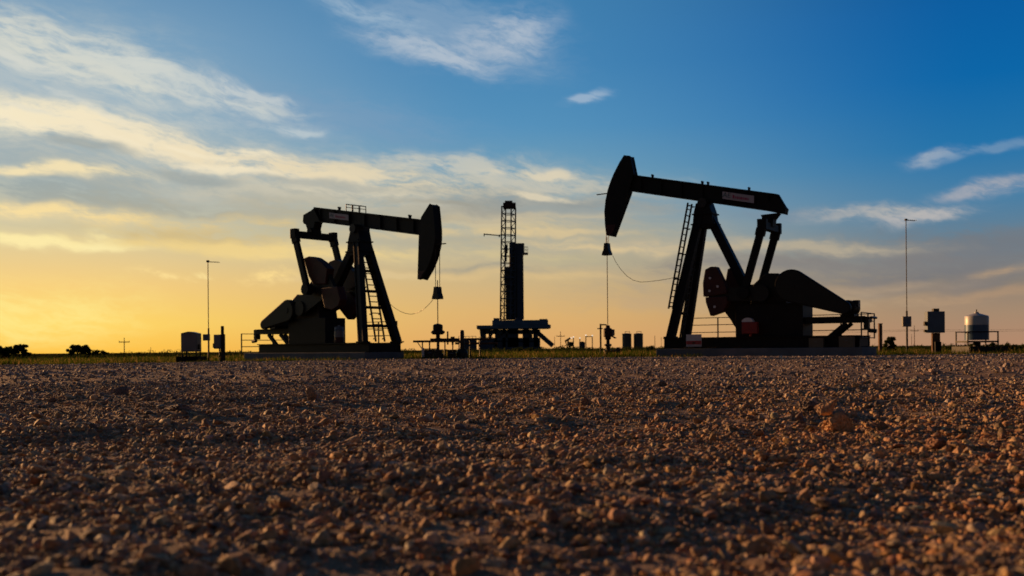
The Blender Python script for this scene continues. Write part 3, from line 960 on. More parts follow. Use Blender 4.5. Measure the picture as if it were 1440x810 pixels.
mb = MB()
yl = (-1.8, 1.8)
offs = {-1.8: (222, 266), 1.8: (240, 287)}
pts = {}
lv = list(np.linspace(72, 605, 17))
for y_ in yl:
    u0, u1 = offs[y_]
    for k, (ua) in enumerate((u0, u1)):
        lean = -7 if k == 0 else -3
        top = rg(ua, 70); bot = rg(ua + lean, 608)
        mb.beam((top[0], y_, top[1]), (bot[0], y_, bot[1]), 0.42, 0.42)
        for i, v_ in enumerate(lv):
            q = (v_ - 70) / 538
            pts[(y_, k, i)] = Vector((top[0] + (bot[0] - top[0]) * q, y_, top[1] + (bot[1] - top[1]) * q))
mb.build('mast_leg', M['rigblue'], r_)
mb = MB()
for i in range(len(lv)):
    for y_ in yl:
        mb.beam(pts[(y_, 0, i)], pts[(y_, 1, i)], 0.2, 0.2)
    for k in (0, 1):
        mb.beam(pts[(-1.8, k, i)], pts[(1.8, k, i)], 0.24, 0.24, (0, 0, 1))
        if i + 1 < len(lv):
            a, b = ((-1.8, k, i), (1.8, k, i + 1)) if i % 2 else ((1.8, k, i), (-1.8, k, i + 1))
            mb.beam(pts[a], pts[b], 0.16, 0.16, (1, 0, 0))
    if i + 1 < len(lv) and i > 8:
        mb.beam(pts[(-1.8, 0, i)], pts[(-1.8, 1, i + 1)], 0.14, 0.14)
mb.build('mast_bracing', M['rigblue'], r_)
mb = MB(); rgbox(mb, 228, 56, 288, 76, -2.4, 2.4); rgbox(mb, 236, 45, 272, 56, -1.6, 1.6); mb.build('crown_block', M['maroon'], r_)
mb = MB(); rgbox(mb, 236, 250, 250, 290, -0.8, 0.8); rgbox(mb, 240, 290, 246, 330, -.4, .4); mb.build('travelling_block', M['steel'], r_)
mb = MB()
for k in range(13):
    a = rg(262 + k * 4.8, 243)[0]; b = rg(258 + k * 4.9, 606)[0]
    for y_ in (2.6, 4.0, 5.4):
        mb.tube((a, y_, rg(0, 243 + (k % 3))[1] + 0), (b, y_, rg(0, 606)[1]), 0.3, 7)
mb.build('racked_pipe', M['pipe'], r_)
mb = MB(); rgbox(mb, 238, 352, 262, 606, 1.9, 3.2); mb.build('pipe_stand', M['pipe'], r_)
mb = MB(); rgbox(mb, 257, 240, 328, 292, 2.0, 2.3); rgbox(mb, 257, 240, 260, 292, 2.3, 6); rgbox(mb, 325, 240, 329, 292, 2.3, 6); rgbox(mb, 292, 292, 327, 604, 2.1, 2.28); mb.build('wind_wall', M['rigblue'], r_)
mb = MB()
rgbox(mb, 328, 284, 347, 290, 2.4, 6)
for u in (331, 339, 345):
    rgbox(mb, u, 256, u + 1.6, 284, 2.4, 2.6)
rgbox(mb, 328, 256, 347, 258, 2.4, 2.6); rgbox(mb, 328, 270, 347, 272, 2.4, 2.6); mb.build('monkey_board', M['rigblue'], r_)
mb = MB()
a, b = rg(138, 200), rg(214, 207)
mb.beam((a[0], 0, a[1]), (b[0], 0, b[1]), 0.25, 0.3); a2 = rg(138, 210); mb.beam((a[0], 0, a[1] + .2), (a2[0], 0, a2[1]), 0.2, 0.3); c_ = rg(209, 214); mb.beam((b[0], 0, b[1] + .3), (c_[0], 0, c_[1]), 0.3, 0.4)
mb.build('flare_boom', M['rigblue'], r_)
mb = MB(); rgbox(mb, 214, 505, 221, 610, -3, -2.2); mb.build('stand_pipe', M['rigblue'], r_)
mb = MB()
rgbox(mb, 178, 612, 438, 632, -6, 7); rgbox(mb, 106, 636, 450, 648, -7, 8); rgbox(mb, 180, 632, 445, 637, -5, 6)
mb.build('rig_floor', M['rigdeck'], r_)
for q4 in ((183, 600, 210, 611), (285, 598, 320, 611), (400, 604, 436, 611)):
    mb = MB(); rgbox(mb, *q4, -3, 3); mb.build('driller_cabin', M['rigblue'], r_)
for y_ in (-4.5, 5):
    mb = MB()
    for u0, u1 in ((112, 135), (135, 145), (160, 168), (190, 200), (225, 240), (250, 300), (322, 350), (372, 392)):
        a, b = rg((u0 + u1) / 2, 648), rg((u0 + u1) / 2 + (12 if u0 < 130 else 0), 728)
        w_ = (u1 - u0) / 3.375 * Yr / F * (0.5 if u0 < 130 else 1)
        mb.beam((a[0], y_, a[1]), (b[0], y_, -.3), 0.5, max(0.5, w_), (0, 1, 0))
    for v_ in (664, 702, 722):
        (a, za), (b, zb) = rg(133, v_), rg(402, v_)
        mb.beam((a, y_, za), (b, y_, zb), 0.5, 1.2 if v_ < 710 else 2.0, (0, 1, 0))
    (a, _), (b, _) = rg(125, 730), rg(410, 730)
    mb.beam((a, y_, .3), (b, y_, .3), 2.0, 1.6, (0, 1, 0))
    if y_ < 0:
        for u0, u1 in ((150, 190), (190, 150), (200, 240), (330, 370), (370, 330)):
            a, b = rg(u0, 650), rg(u1, 725)
            mb.beam((a[0], -4.4, a[1]), (b[0], -4.4, b[1]), 0.4, 0.5)
    mb.build('substructure_frame', M['rigblue'], r_)

mb = MB()
rgbox(mb, 200, 668, 300, 730, -3, 4); rgbox(mb, 320, 664, 366, 700, -3, 3); mb.build('blowout_preventer', M['steel'], r_)
mb = MB(); a, b = rg(375, 655), rg(462, 730); mb.beam((a[0], -3, a[1]), (b[0], -3, b[1]), 2.5, 1.3); mb.build('stair_ramp', M['rigblue'], r_)

# rig support units at its foot
for (u0, v0, u1, v1, lab) in ((20, 702, 112, 742, 'long low dark mud tank at the foot of the drilling rig'),
                              (112, 706, 190, 742, 'dark pump skid beside the drilling rig substructure')):
    (a, zt), (b, zb) = rg(u0, v0), rg(u1, v1)
    q_ = empty('mud_tank' if u0 < 50 else 'pump_skid', (x + (a + b) / 2, Yr - 9, 0))
    tag(q_, lab, 'rig equipment')
    mb = MB(); mb.box((0, 0, zt / 2 - .1), (b - a - .6, 4, zt)); mb.build('tank_hull', M['rigblue'], q_, 0.1)
    mb = MB()
    for k in range(6):
        xx = -(b - a) / 2 + .4 + (b - a - .8) * k / 5
        mb.beam((xx, -2.1, zt - .1), (xx, -2.1, zt + .9), 0.12, 0.12)
    mb.beam((-(b - a) / 2 + .4, -2.1, zt + .9), ((b - a) / 2 - .4, -2.1, zt + .9), 0.12, 0.12)
    mb.build('tank_rail', M['steel'], q_)

# ------------------------------------------------------------------ far small things in the middle
Yf = 350.0
for i, (px, top, arm, lamps, lab) in enumerate((
        (824, 471, 9, [(0, 0), (9, 1)], 'distant floodlight mast with a crossbar to its twin lamp'),
        (815.5, 475, 0, [(0, 0)], 'single distant floodlight between the rig and the twin lamp mast'),
        (806.5, 473.5, -3, [(0, 0), (-3, 2)], 'distant floodlight pair nearest to the drilling rig ramp'))):
    x = WX(px, Yf); zt = W(px, top, Yf).z
    q_ = empty('floodlight_mast', (x, Yf, 0))
    tag(q_, lab, 'floodlight')
    mb = MB(); mb.beam((0, 0, -1), (0, 0, zt), 0.3, 0.3)
    if arm > 0:
        L = WX(px + arm, Yf) - x
        mb.beam((0, 0, zt - .6), (L, 0, zt - .6), 0.2, 0.25); mb.beam((L, 0, -1), (L, 0, zt), 0.3, 0.3)
    mb.build('mast_post', M['steel'], q_)
    for dx, dz in lamps:
        L = WX(px + dx, Yf) - x
        mb = MB(); mb.box((L, -0.4, zt - 0.1 - dz * 0.15), (0.5, 0.35, 0.36)); mb.build('lamp', M['lamp'], q_, 0.08)
# far pump jack silhouette
x = WX(799, Yf)
q_ = empty('pumpjack', (x, Yf, 0))
tag(q_, 'tiny pumpjack silhouette on the horizon between the drilling rig and the floodlights', 'pumpjack')
zf = lambda py: W(799, py, Yf).z
ef = lambda px: WX(px, Yf) - x
mb = MB(); mb.beam((ef(795), 0, zf(480)), (ef(802), 0, zf(475.5)), 0.5, 0.7); mb.build('walking_beam', M['black'], q_)
mb = MB(); mb.prism([(ef(794), zf(478.8)), (ef(796.3), zf(480)), (ef(797), zf(484)), (ef(795.5), zf(483))], -.3, .3); mb.build('horse_head', M['black'], q_)
mb = MB()
for s_ in (-1, 1):
    mb.beam((0, s_ * .3, zf(478)), (ef(799 + 2 * s_), s_ * .9, 0), 0.4, 0.4)
mb.build('post_leg', M['black'], q_)
mb = MB(); mb.box((ef(803), 0, zf(484)), (1.6, 1.4, 1.6)); mb.box((ef(800), 0, 0.3), (3.4, 1.4, .8)); mb.build('gearbox', M['black'], q_)
# dark equipment shed near lights
q_ = empty('equipment_shed', (WX(818.5, Yf - 20), Yf - 20, 0))
tag(q_, 'small dark equipment shed on the horizon under the floodlights', 'shed')
zs = W(818, 481.5, Yf - 20).z
mb = MB(); mb.box((0, 0, zs / 2 - .5), (1.9, 2, zs + 1)); mb.build('shed_wall', M['rigblue'], q_)
mb = MB(); mb.prism([(-1.1, zs), (1.1, zs), (0, zs + .35)], -1.1, 1.1); mb.build('shed_roof', M['steel'], q_)

# storage tanks
for i, (x0_, x1_, lab) in enumerate(((875.2, 888, 'olive storage tank on the horizon, the one on the wellhead side of its pair'),
                                     (891.3, 904.3, 'olive storage tank on the horizon, the one on the ladder side of its pair'))):
    Yk = 280.0
    x = WX((x0_ + x1_) / 2, Yk); rd = (WX(x1_, Yk) - WX(x0_, Yk)) / 2
    zt = W(890, 469.3, Yk).z
    q_ = empty('storage_tank', (x, Yk, 0))
    tag(q_, lab, 'storage tank', 'storage tanks on the horizon')
    mb = MB(); mb.lathe((0, 0, -.5), [(rd, 0), (rd, zt + .4)], 28); mb.build('tank_shell', M['tanktan'], q_, smooth=True)
    mb = MB(); mb.lathe((0, 0, zt - .1), [(rd + .06, 0), (rd + .06, .12), (0.1, .3)], 28); mb.build('tank_roof', M['steel'], q_)
    mb = MB(); mb.tube((rd * .5, -rd, zt), (rd * .5, -rd, zt + .6), .06); mb.tube((-rd * .5, -rd, zt), (-rd * .5, -rd, zt + .6), .06); mb.tube((-rd * .5, -rd, zt + .6), (rd * .5, -rd, zt + .6), .06); mb.build('roof_rail', M['steel'], q_)


# utility poles and wires
def upole(px, top, Y, lab, cross=True, r=0.16, grp=None):
    x = WX(px, Y); zt = W(px, top, Y).z
    q_ = empty('utility_pole', (x, Y, 0))
    tag(q_, lab, 'utility pole', grp)
    mb = MB(); mb.tube((0, 0, -1.6), (0, 0, zt), r, 8, r * 0.7); mb.build('pole_shaft', M['wood'], q_)
    if cross:
        mb = MB(); zc_ = zt - (zt) * 0.26; mb.beam((-1.6, 0, zc_), (1.6, 0, zc_), 0.2, 0.25)
        for a in (-1.5, 0, 1.5):
            mb.tube((a, 0, zc_ + .1), (a, 0, zc_ + .4), .07, 6)
        mb.build('crossarm', M['wood'], q_)
    return q_


upole(174.8, 475, 300, 'utility pole with crossarm standing beyond the scrub on the sunlit horizon')
upole(212, 488, 420, 'slender bare utility pole in the gap between scrub bushes and the square tank', False, .14)
upole(788.4, 466, 380, 'thin utility pole with crossarm just past the drilling rig ramp', True, .14)
upole(780, 473, 520, 'faint bare utility pole closest to the drilling rig ramp', False, .14)
upole(921, 472, 420, 'thin bare utility pole between the storage tanks and the raised pumpjack legs', False, .14)
upole(930, 474, 520, 'fainter utility pole beside the raised pumpjack legs', False, .12)
upole(1286, 457.5, 400, 'thin utility pole carrying wires behind the blue control cabinet', True, .16)
upole(1282, 470, 600, 'small far utility pole right behind the wire carrying pole', False, .16)
o = MB()
for off, sag in ((0, 1.0), (0.0, 1.6)):
    base = W(1286, 463.5 + (0.0 if sag < 1.2 else 1.6), 400)
    for (xa, xb) in ((-60, 0), (0, 62)):
        P = [Vector((xa + (xb - xa) * q, 0, -4 * sag * q * (1 - q) * .35)) for q in np.linspace(0, 1, 13)]
        o.path([p + Vector((0, (sag - 1) * .8, base.z)) for p in P], 0.035, 4)
tag(o.build('power_line', M['wire'], None, loc=(WX(1286, 400), 400, 0)), 'thin sagging power lines crossing the sky behind the cabinet and round tank', 'power line')

# ------------------------------------------------------------------ trees and bushes
def leaves(n, centers, radii, size, seed, flat=0.8):
    r = np.random.default_rng(seed)
    k = r.integers(0, len(centers), n)
    d = r.normal(size=(n, 3)); d /= np.linalg.norm(d, axis=1)[:, None]
    rr = r.random(n) ** 0.45
    p = np.array(centers)[k] + d * (np.array(radii)[k] * rr)[:, None] * np.array([1, 1, flat])
    a = r.normal(size=(n, 3)); a /= np.linalg.norm(a, axis=1)[:, None]
    b = np.cross(a, r.normal(size=(n, 3))); b /= np.linalg.norm(b, axis=1)[:, None]
    s = size * (0.6 + 0.8 * r.random(n))[:, None]
    v_ = np.stack([p - a * s, p + b * s * .45, p + a * s, p - b * s * .45], 1).reshape(-1, 3)
    f = np.arange(4 * n).reshape(-1, 4)
    return v_, f


def np_mesh(name, v_, f, m, col=None, smooth=False):
    me = bpy.data.meshes.new(name)
    nv, nf, k = len(v_), len(f), f.shape[1]
    me.vertices.add(nv); me.loops.add(nf * k); me.polygons.add(nf)
    me.vertices.foreach_set('co', np.ascontiguousarray(v_, np.float32).ravel())
    me.polygons.foreach_set('loop_start', np.arange(0, nf * k, k, dtype=np.int32))
    me.loops.foreach_set('vertex_index', np.ascontiguousarray(f, np.int32).ravel())
    if not smooth:
        me.polygons.foreach_set('use_smooth', np.zeros(nf, bool))
    else:
        me.polygons.foreach_set('use_smooth', np.ones(nf, bool))
    if col is not None:
        at = me.color_attributes.new('stone_colour', 'FLOAT_COLOR', 'POINT')
        c4 = np.ones((nv, 4), np.float32); c4[:, :3] = col
        at.data.foreach_set('color', c4.ravel())
    me.update(calc_edges=True)
    me.materials.append(m)
    o = bpy.data.objects.new(name, me)
    C.objects.link(o)
    return o


def tree(px, top, wpx, Y, label, seed, kind='scrub_tree', grp='scrub trees on the sunlit horizon', trunk_frac=.35, nleaf=900, leafm='leaf_dark'):
    r = random.Random(seed)
    x = WX(px, Y); g0 = float(gz(x, Y)); h = W(px, top, Y).z + 0.12 - g0
    w_ = wpx * 1.55 * Y / F / 2
    q_ = empty(kind, (x, Y, -0.1 + g0))
    tag(q_, label, 'tree' if 'tree' in kind else 'bush', grp)
    mb = MB()
    cs, rs = [], []
    nl = 4 + int(w_ * 2.0)
    for i in range(nl):
        a = (i + .5) / nl * 2 - 1
        ex = Vector((a * w_ * .7 + r.uniform(-.1, .1) * w_, r.uniform(-.5, .5) * w_, h * r.uniform(.5, .8) * (1 - .25 * a * a)))
        mid = Vector((ex.x * .35, ex.y * .35, h * trunk_frac))
        mb.tube((ex.x * .06, 0, 0), mid, .05 * h * .5, 6, .03 * h * .5)
        mb.tube(mid, ex, .03 * h * .5, 5, .012 * h * .5)
        for k in range(5):
            cs.append(ex + Vector((r.uniform(-.4, .4) * w_, r.uniform(-.4, .4) * w_, (r.uniform(-.15, .2) if k < 3 or trunk_frac > .3 else r.uniform(-.5, -.1)) * h)))
            rs.append(max(.15 * h, .36 * w_) * r.uniform(.55, 1.0))
    mb.build('trunk', M['bark'], q_)
    mx = max(c.z + rr * .8 for c, rr in zip(cs, rs))
    k = h / mx
    cs = [(c.x, c.y, c.z * k) for c in cs]
    v_, f = leaves(int(nleaf * 1.9), cs, rs, max(.07, .07 * h), seed)
    o = np_mesh('crown', v_, f, M[leafm])
    o.parent = q_
    return q_


specs = [
    (4, 486, 16, 170, 'dense scrub tree cut by the edge of the view beside the sunset glow'),
    (13, 487, 11, 172, 'rounded scrub tree second from the edge beside the sunset glow'),
    (27.5, 484, 12, 168, 'slim scrub tree with a lifted round crown by the sunset glow'),
    (37, 492, 8, 170, 'short scrub tree at the inner end of the group by the sunset glow'),
    (101, 490, 10, 165, 'thin scrub tree at the sunward side of the open three stem clump'),
    (111, 484, 15, 166, 'tallest open crowned scrub tree in the middle clump on the horizon'),
    (121, 487, 9, 165, 'bare stemmed scrub tree at the shaded side of the tallest one'),
    (133, 492, 13, 168, 'squat scrub tree just past the open crowned clump'),
    (145, 492, 11, 168, 'rounded scrub tree closest to the crossarm utility pole'),
    (161, 497, 13, 175, 'low flat scrub tree right beside the crossarm utility pole'),
]
for i, (px, top, w_, Y, lab) in enumerate(specs):
    tree(px, top, w_, Y, lab, 100 + i, trunk_frac=.4 if 95 < px < 125 or px in (27.5,) else .25, nleaf=1000)
bsp = [
    (180, 498, 12, 150, 'low dark bush just past the crossarm utility pole'),
    (195, 495, 5, 160, 'narrow upright bush between the utility poles'),
    (228, 499, 22, 140, 'wide low bush next to the square grey tank'),
    (60, 500, 26, 150, 'wide low bush in the dip between the two tree clumps'),
    (80, 499, 14, 155, 'small bush on the sunward flank of the tallest scrub tree'),
]
bsp += [
    (44, 496, 14, 172, 'dark bush filling the foot of the slim lifted scrub tree'),
    (20, 495, 18, 176, 'dark bush between the edge scrub trees'),
    (111, 497, 30, 172, 'dark low thicket under the tallest scrub tree'),
    (150, 499, 22, 178, 'dark low thicket before the crossarm utility pole'),
    (206, 498, 10, 165, 'small dark bush beneath the slender bare utility pole'),
    (240, 499, 12, 150, 'small dark bush hard against the square grey tank'),
    (775, 489, 24, 210, 'low dark thicket at the foot of the drilling rig ramp'),
    (795, 488, 18, 220, 'low dark thicket below the tiny horizon pumpjack'),
    (822, 488, 22, 215, 'low dark thicket below the floodlight masts'),
    (880, 487, 20, 200, 'dark thicket at the foot of the two storage tanks'),
    (900, 487, 16, 205, 'dark thicket between the storage tanks and the bare pole'),
]
for i, (px, top, w_, Y, lab) in enumerate(bsp):
    tree(px, top, w_, Y, lab, 200 + i, 'scrub_bush', 'low bushes along the horizon', .15, 700)
bs2 = [
    (1252, 473.5, 13, 64, 'upright green bush between the wooden post and the antenna pole', 1400),
    (1393, 482, 13, 66, 'dark green bush behind the stand of the round tank', 900),
    (1416, 483, 16, 70, 'green bush on the open side of the round tank', 900),
    (1434, 486, 12, 75, 'low green bush at the edge of the view past the round tank', 700),
    (1370, 483, 10, 66, 'small bush showing between the legs of the tank stand', 500),
    (915, 486, 12, 120, 'dark bush at the foot of the thin pole by the storage tanks', 600),
    (935, 487, 12, 120, 'dark bush touching the raised pumpjack slab end', 600),
    (862, 489, 14, 120, 'dark bush behind the red stuffing box', 600),
    (842, 490, 14, 130, 'dark bush on the rig side of the red stuffing box', 600),
    (1299, 486, 18, 90, 'low bush between antenna pole and blue cabinet', 700),
    (1337, 487, 12, 80, 'low bush between blue cabinet and round tank', 700),
]
for i, (px, top, w_, Y, lab, n) in enumerate(bs2):
    tree(px, top, w_, Y, lab, 300 + i, 'green_bush', 'green bushes beyond the gravel', .12, n, 'leaf_weed')


# ------------------------------------------------------------------ terrain, gravel pad
def edge_y(x):
    return 47.0 + 0.04 * (x + 20) * 0.2 + 0.35 * np.sin(x * 0.7) + 0.25 * np.sin(x * 1.9 + 1)


# big flat pasture sheet to the horizon with slight relief
xs = np.concatenate([-np.geomspace(3000, 45, 26), np.linspace(-40, 40, 33), np.geomspace(45, 3000, 26)])
ys = np.concatenate([np.linspace(-60, 44, 14), np.linspace(46, 140, 40), np.geomspace(146, 4000, 30)])
X, Yg = np.meshgrid(xs, ys)
Z = -0.06 + 0.10 * np.clip((Yg - 52) / 10, 0, 1) * (np.sin(X * .13 + 1) * np.cos(Yg * .11) + .5 * np.sin(X * .31 + Yg * .2)) * np.clip(1 - (Yg - 150) / 100, 0, 1)
Z = Z + gz(X, Yg)
v_ = np.stack([X, Yg, Z], -1).reshape(-1, 3)
nx, ny = len(xs), len(ys)
I = np.arange(nx * ny).reshape(ny, nx)
f = np.stack([I[:-1, :-1], I[:-1, 1:], I[1:, 1:], I[1:, :-1]], -1).reshape(-1, 4)
gm = mat('pasture_soil', (0.04, 0.042, 0.018), 1.0, 0, 0.45, 0.08, 0, 1.0, 0.0)
tag(np_mesh('terrain', v_, f, gm, smooth=True), kind='structure')


def hfield(x, y):
    """uneven relief of the worn gravel"""
    z = 0.020 * np.sin(x * 1.3 + 0.7 * y) + 0.018 * np.sin(y * 1.9 - 0.5 * x + 1.1) + 0.022 * np.sin(0.41 * x + 0.53 * y + 2.0)
    q = np.sin(2.1 * x + .9 * y + 1.3 * np.sin(1.7 * y - .6 * x)) * np.sin(2.6 * y - 1.1 * x + 1.2 * np.sin(1.4 * x))
    z += 0.022 * q + 0.012 * np.sin(5.1 * x - 2.9 * y + 1.5 * np.sin(2.2 * y)) * np.sin(4.3 * y + 1.1 * x + .5)
    z += 0.006 * np.sin(8.9 * x + 2.0 + np.sin(6 * y)) * np.sin(9.7 * y - 2 * x)
    return z * np.clip(1.0 - (y - 25) / 25, .25, 1) + gz(x, y)


# stone material: each stone carries its own colour
sm = bpy.data.materials.new('limestone_gravel')
sm.use_nodes = True
nt = sm.node_tree
b = nt.nodes['Principled BSDF']
vc = nt.nodes.new('ShaderNodeVertexColor'); vc.layer_name = 'stone_colour'
tc = nt.nodes.new('ShaderNodeTexCoord')
n1 = nt.nodes.new('ShaderNodeTexNoise'); n1.inputs['Scale'].default_value = 70; n1.inputs['Detail'].default_value = 6
nt.links.new(tc.outputs['Object'], n1.inputs['Vector'])
mr_ = nt.nodes.new('ShaderNodeMapRange'); mr_.inputs[1].default_value = .3; mr_.inputs[2].default_value = .7; mr_.inputs[3].default_value = .62; mr_.inputs[4].default_value = 1.25
nt.links.new(n1.outputs['Fac'], mr_.inputs[0])
mul = nt.nodes.new('ShaderNodeVectorMath'); mul.operation = 'SCALE'
nt.links.new(vc.outputs['Color'], mul.inputs[0]); nt.links.new(mr_.outputs[0], mul.inputs['Scale'])
nt.links.new(mul.outputs[0], b.inputs['Base Color'])
b.inputs['Roughness'].default_value = 0.72
b.inputs['Specular IOR Level'].default_value = 0.35
bp = nt.nodes.new('ShaderNodeBump'); bp.inputs['Strength'].default_value = .55; bp.inputs['Distance'].default_value = .006
n2 = nt.nodes.new('ShaderNodeTexNoise'); n2.inputs['Scale'].default_value = 160; n2.inputs['Detail'].default_value = 4
nt.links.new(tc.outputs['Object'], n2.inputs['Vector'])
nt.links.new(n2.outputs['Fac'], bp.inputs['Height']); nt.links.new(bp.outputs['Normal'], b.inputs['Normal'])

# gravel pad sheet
xs = np.concatenate([-np.geomspace(70, 9, 40), np.linspace(-8.8, 8.8, 160), np.geomspace(9, 70, 40)])
ys = np.concatenate([[-40, -20, -8, -3], np.linspace(-1, 14, 170), np.geomspace(14.2, 47, 70)])
X, Yg = np.meshgrid(xs, ys)
lim = edge_y(X)
Yg = np.where(Yg > 40, 40 + (Yg - 40) / 7.0 * (lim - 40), Yg)
Z = hfield(X, Yg) + 0.01 + rng.normal(0, 0.004, X.shape)
Z = np.where(Yg >= lim - .01, -0.07 + gz(X, Yg), Z)
nx, ny = len(xs), len(ys)
I = np.arange(nx * ny).reshape(ny, nx)
f = np.stack([I[:-1, :-1], I[:-1, 1:], I[1:, 1:], I[1:, :-1]], -1).reshape(-1, 4)
pm = mat('gravel_dust', (0.28, 0.19, 0.125), 0.9, 0, 0.45, 9.0, 1.0, 60, 0.3)
tag(np_mesh('gravel_pad', np.stack([X, Yg, Z], -1).reshape(-1, 3), f, pm, smooth=True), kind='structure')


def ico(sub):
    bm = bmesh.new()
    bmesh.ops.create_icosphere(bm, subdivisions=sub, radius=1)
    v_ = np.array([p.co[:] for p in bm.verts]); f_ = np.array([[p.index for p in q.verts] for q in bm.faces])
    bm.free()
    return v_, f_


def rock_variants(sub, n, seed, amp=.22, cut=5):
    r = np.random.default_rng(seed)
    v_, f_ = ico(sub)
    out = []
    for _ in range(n):
        p = v_.copy()
        rad = np.ones(len(p))
        for k in range(3):                     # broad lobes
            d = r.normal(size=3); d /= np.linalg.norm(d)
            rad += amp * r.uniform(-.6, .6) * np.sin(2.2 * p @ d * (1 + k * .6) + r.uniform(0, 6))
        p = p * rad[:, None]
        for k in range(cut):                   # broken faces
            d = r.normal(size=3); d /= np.linalg.norm(d)
            lim_ = r.uniform(.4, .78)
            e_ = p @ d
            p = p - np.where(e_ > lim_, (e_ - lim_) * .95, 0)[:, None] * d
        p += r.normal(0, .035, p.shape)
        p /= np.abs(p).max(0)
        out.append(p)
    return out, f_


PAL = np.array([(.42, .28, .165), (.35, .235, .15), (.52, .37, .23), (.25, .19, .15), (.38, .21, .10), (.46, .39, .31), (.18, .13, .10), (.44, .25, .10)])
PW = np.array([.2, .2, .13, .14, .12, .08, .08, .05])


def clump(x, y):
    return .5 + .5 * np.sin(1.7 * x + .6 * y + np.sin(2.3 * y - .8 * x)) * np.sin(1.3 * y - .9 * x + 1 + np.sin(1.9 * x))


def stones(x, y, size, variants, faces, seed, sink=.3, flat=(.38, .95)):
    r = np.random.default_rng(seed)
    n = len(x)
    var = r.integers(0, len(variants), n)
    yaw = r.random(n) * 2 * np.pi
    tx, ty = r.normal(0, .35, n), r.normal(0, .35, n)
    sc = np.stack([size * r.uniform(.8, 1.45, n), size * r.uniform(.6, 1.0, n), size * r.uniform(*flat, n)], 1) * .5
    cz, sz = np.cos(yaw), np.sin(yaw)
    cx, sx_ = np.cos(tx), np.sin(tx)
    cy, sy = np.cos(ty), np.sin(ty)
    o_ = np.zeros(n); i_ = np.ones(n)
    RZ = np.stack([np.stack([cz, -sz, o_], 1), np.stack([sz, cz, o_], 1), np.stack([o_, o_, i_], 1)], 1)
    RX = np.stack([np.stack([i_, o_, o_], 1), np.stack([o_, cx, -sx_], 1), np.stack([o_, sx_, cx], 1)], 1)
    RY = np.stack([np.stack([cy, o_, sy], 1), np.stack([o_, i_, o_], 1), np.stack([-sy, o_, cy], 1)], 1)
    Rm = RZ @ RX @ RY
    z = hfield(x, y) + 0.010 + sc[:, 2] * (1 - 2 * sink * r.uniform(.4, 1.2, n))
    pos = np.stack([x, y, z], 1)
    c = PAL[r.choice(len(PAL), n, p=PW)] * r.uniform(.75, 1.25, n)[:, None] * (1 + r.normal(0, .05, (n, 3)))
    # warm sunlight put into the near stone colours, duller grey light into the far ones
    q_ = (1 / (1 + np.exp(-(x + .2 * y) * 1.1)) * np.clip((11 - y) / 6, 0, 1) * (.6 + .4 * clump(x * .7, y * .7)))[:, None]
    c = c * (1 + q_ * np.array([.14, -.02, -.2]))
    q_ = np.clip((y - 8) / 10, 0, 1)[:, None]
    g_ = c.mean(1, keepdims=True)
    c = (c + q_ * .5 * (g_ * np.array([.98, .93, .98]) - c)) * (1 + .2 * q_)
    VV, FF, CC = [], [], []
    base = 0
    nvv = len(variants[0])
    for k in range(len(variants)):
        m_ = np.where(var == k)[0]
        if not len(m_):
            continue
        P = variants[k][None] * sc[m_][:, None, :]
        P = np.einsum('nij,nkj->nki', Rm[m_], P) + pos[m_][:, None, :]
        VV.append(P.reshape(-1, 3).astype(np.float32))
        FF.append((faces[None] + (np.arange(len(m_)) * nvv)[:, None, None] + base).reshape(-1, 3))
        CC.append(np.repeat(np.clip(c[m_], .02, .6), nvv, 0).astype(np.float32))
        base += len(m_) * nvv
    return np.concatenate(VV), np.concatenate(FF), np.concatenate(CC)


def wedge(n, y0, y1, seed, margin=.9):
    """random spots in the ground wedge the lens looks over (with room to step aside)"""
    r = np.random.default_rng(seed)
    yy = np.sqrt(r.random(n) * (y1 * y1 - y0 * y0) + y0 * y0)
    xx = r.uniform(-1, 1, n) * (.54 * yy + margin)
    return xx, yy


parts = []
v80, f80 = rock_variants(2, 28, 1, .26, 10)
v20, f20 = rock_variants(1, 16, 2, .26, 4)


def thin(x, y, seed, lo=.25):
    """leave barer dusty patches between the heaps"""
    k = np.random.default_rng(seed).random(len(x)) < lo + (1 - lo) * clump(x, y)
    return x[k], y[k]


# near
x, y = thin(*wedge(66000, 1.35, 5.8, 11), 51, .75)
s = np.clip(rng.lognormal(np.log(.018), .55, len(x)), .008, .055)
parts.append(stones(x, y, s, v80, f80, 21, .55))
x, y = wedge(85000, 1.35, 5.8, 12)
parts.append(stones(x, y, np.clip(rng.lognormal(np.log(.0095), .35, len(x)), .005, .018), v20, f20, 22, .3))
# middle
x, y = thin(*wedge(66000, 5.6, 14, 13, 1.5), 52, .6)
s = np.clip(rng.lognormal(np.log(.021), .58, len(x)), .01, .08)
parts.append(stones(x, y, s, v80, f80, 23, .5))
x, y = wedge(90000, 5.6, 14, 14, 1.5)
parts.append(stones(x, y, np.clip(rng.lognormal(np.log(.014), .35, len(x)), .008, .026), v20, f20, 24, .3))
# far
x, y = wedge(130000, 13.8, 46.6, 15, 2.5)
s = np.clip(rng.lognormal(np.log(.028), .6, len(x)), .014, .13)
parts.append(stones(x, y, s, v20, f20, 25, .5))
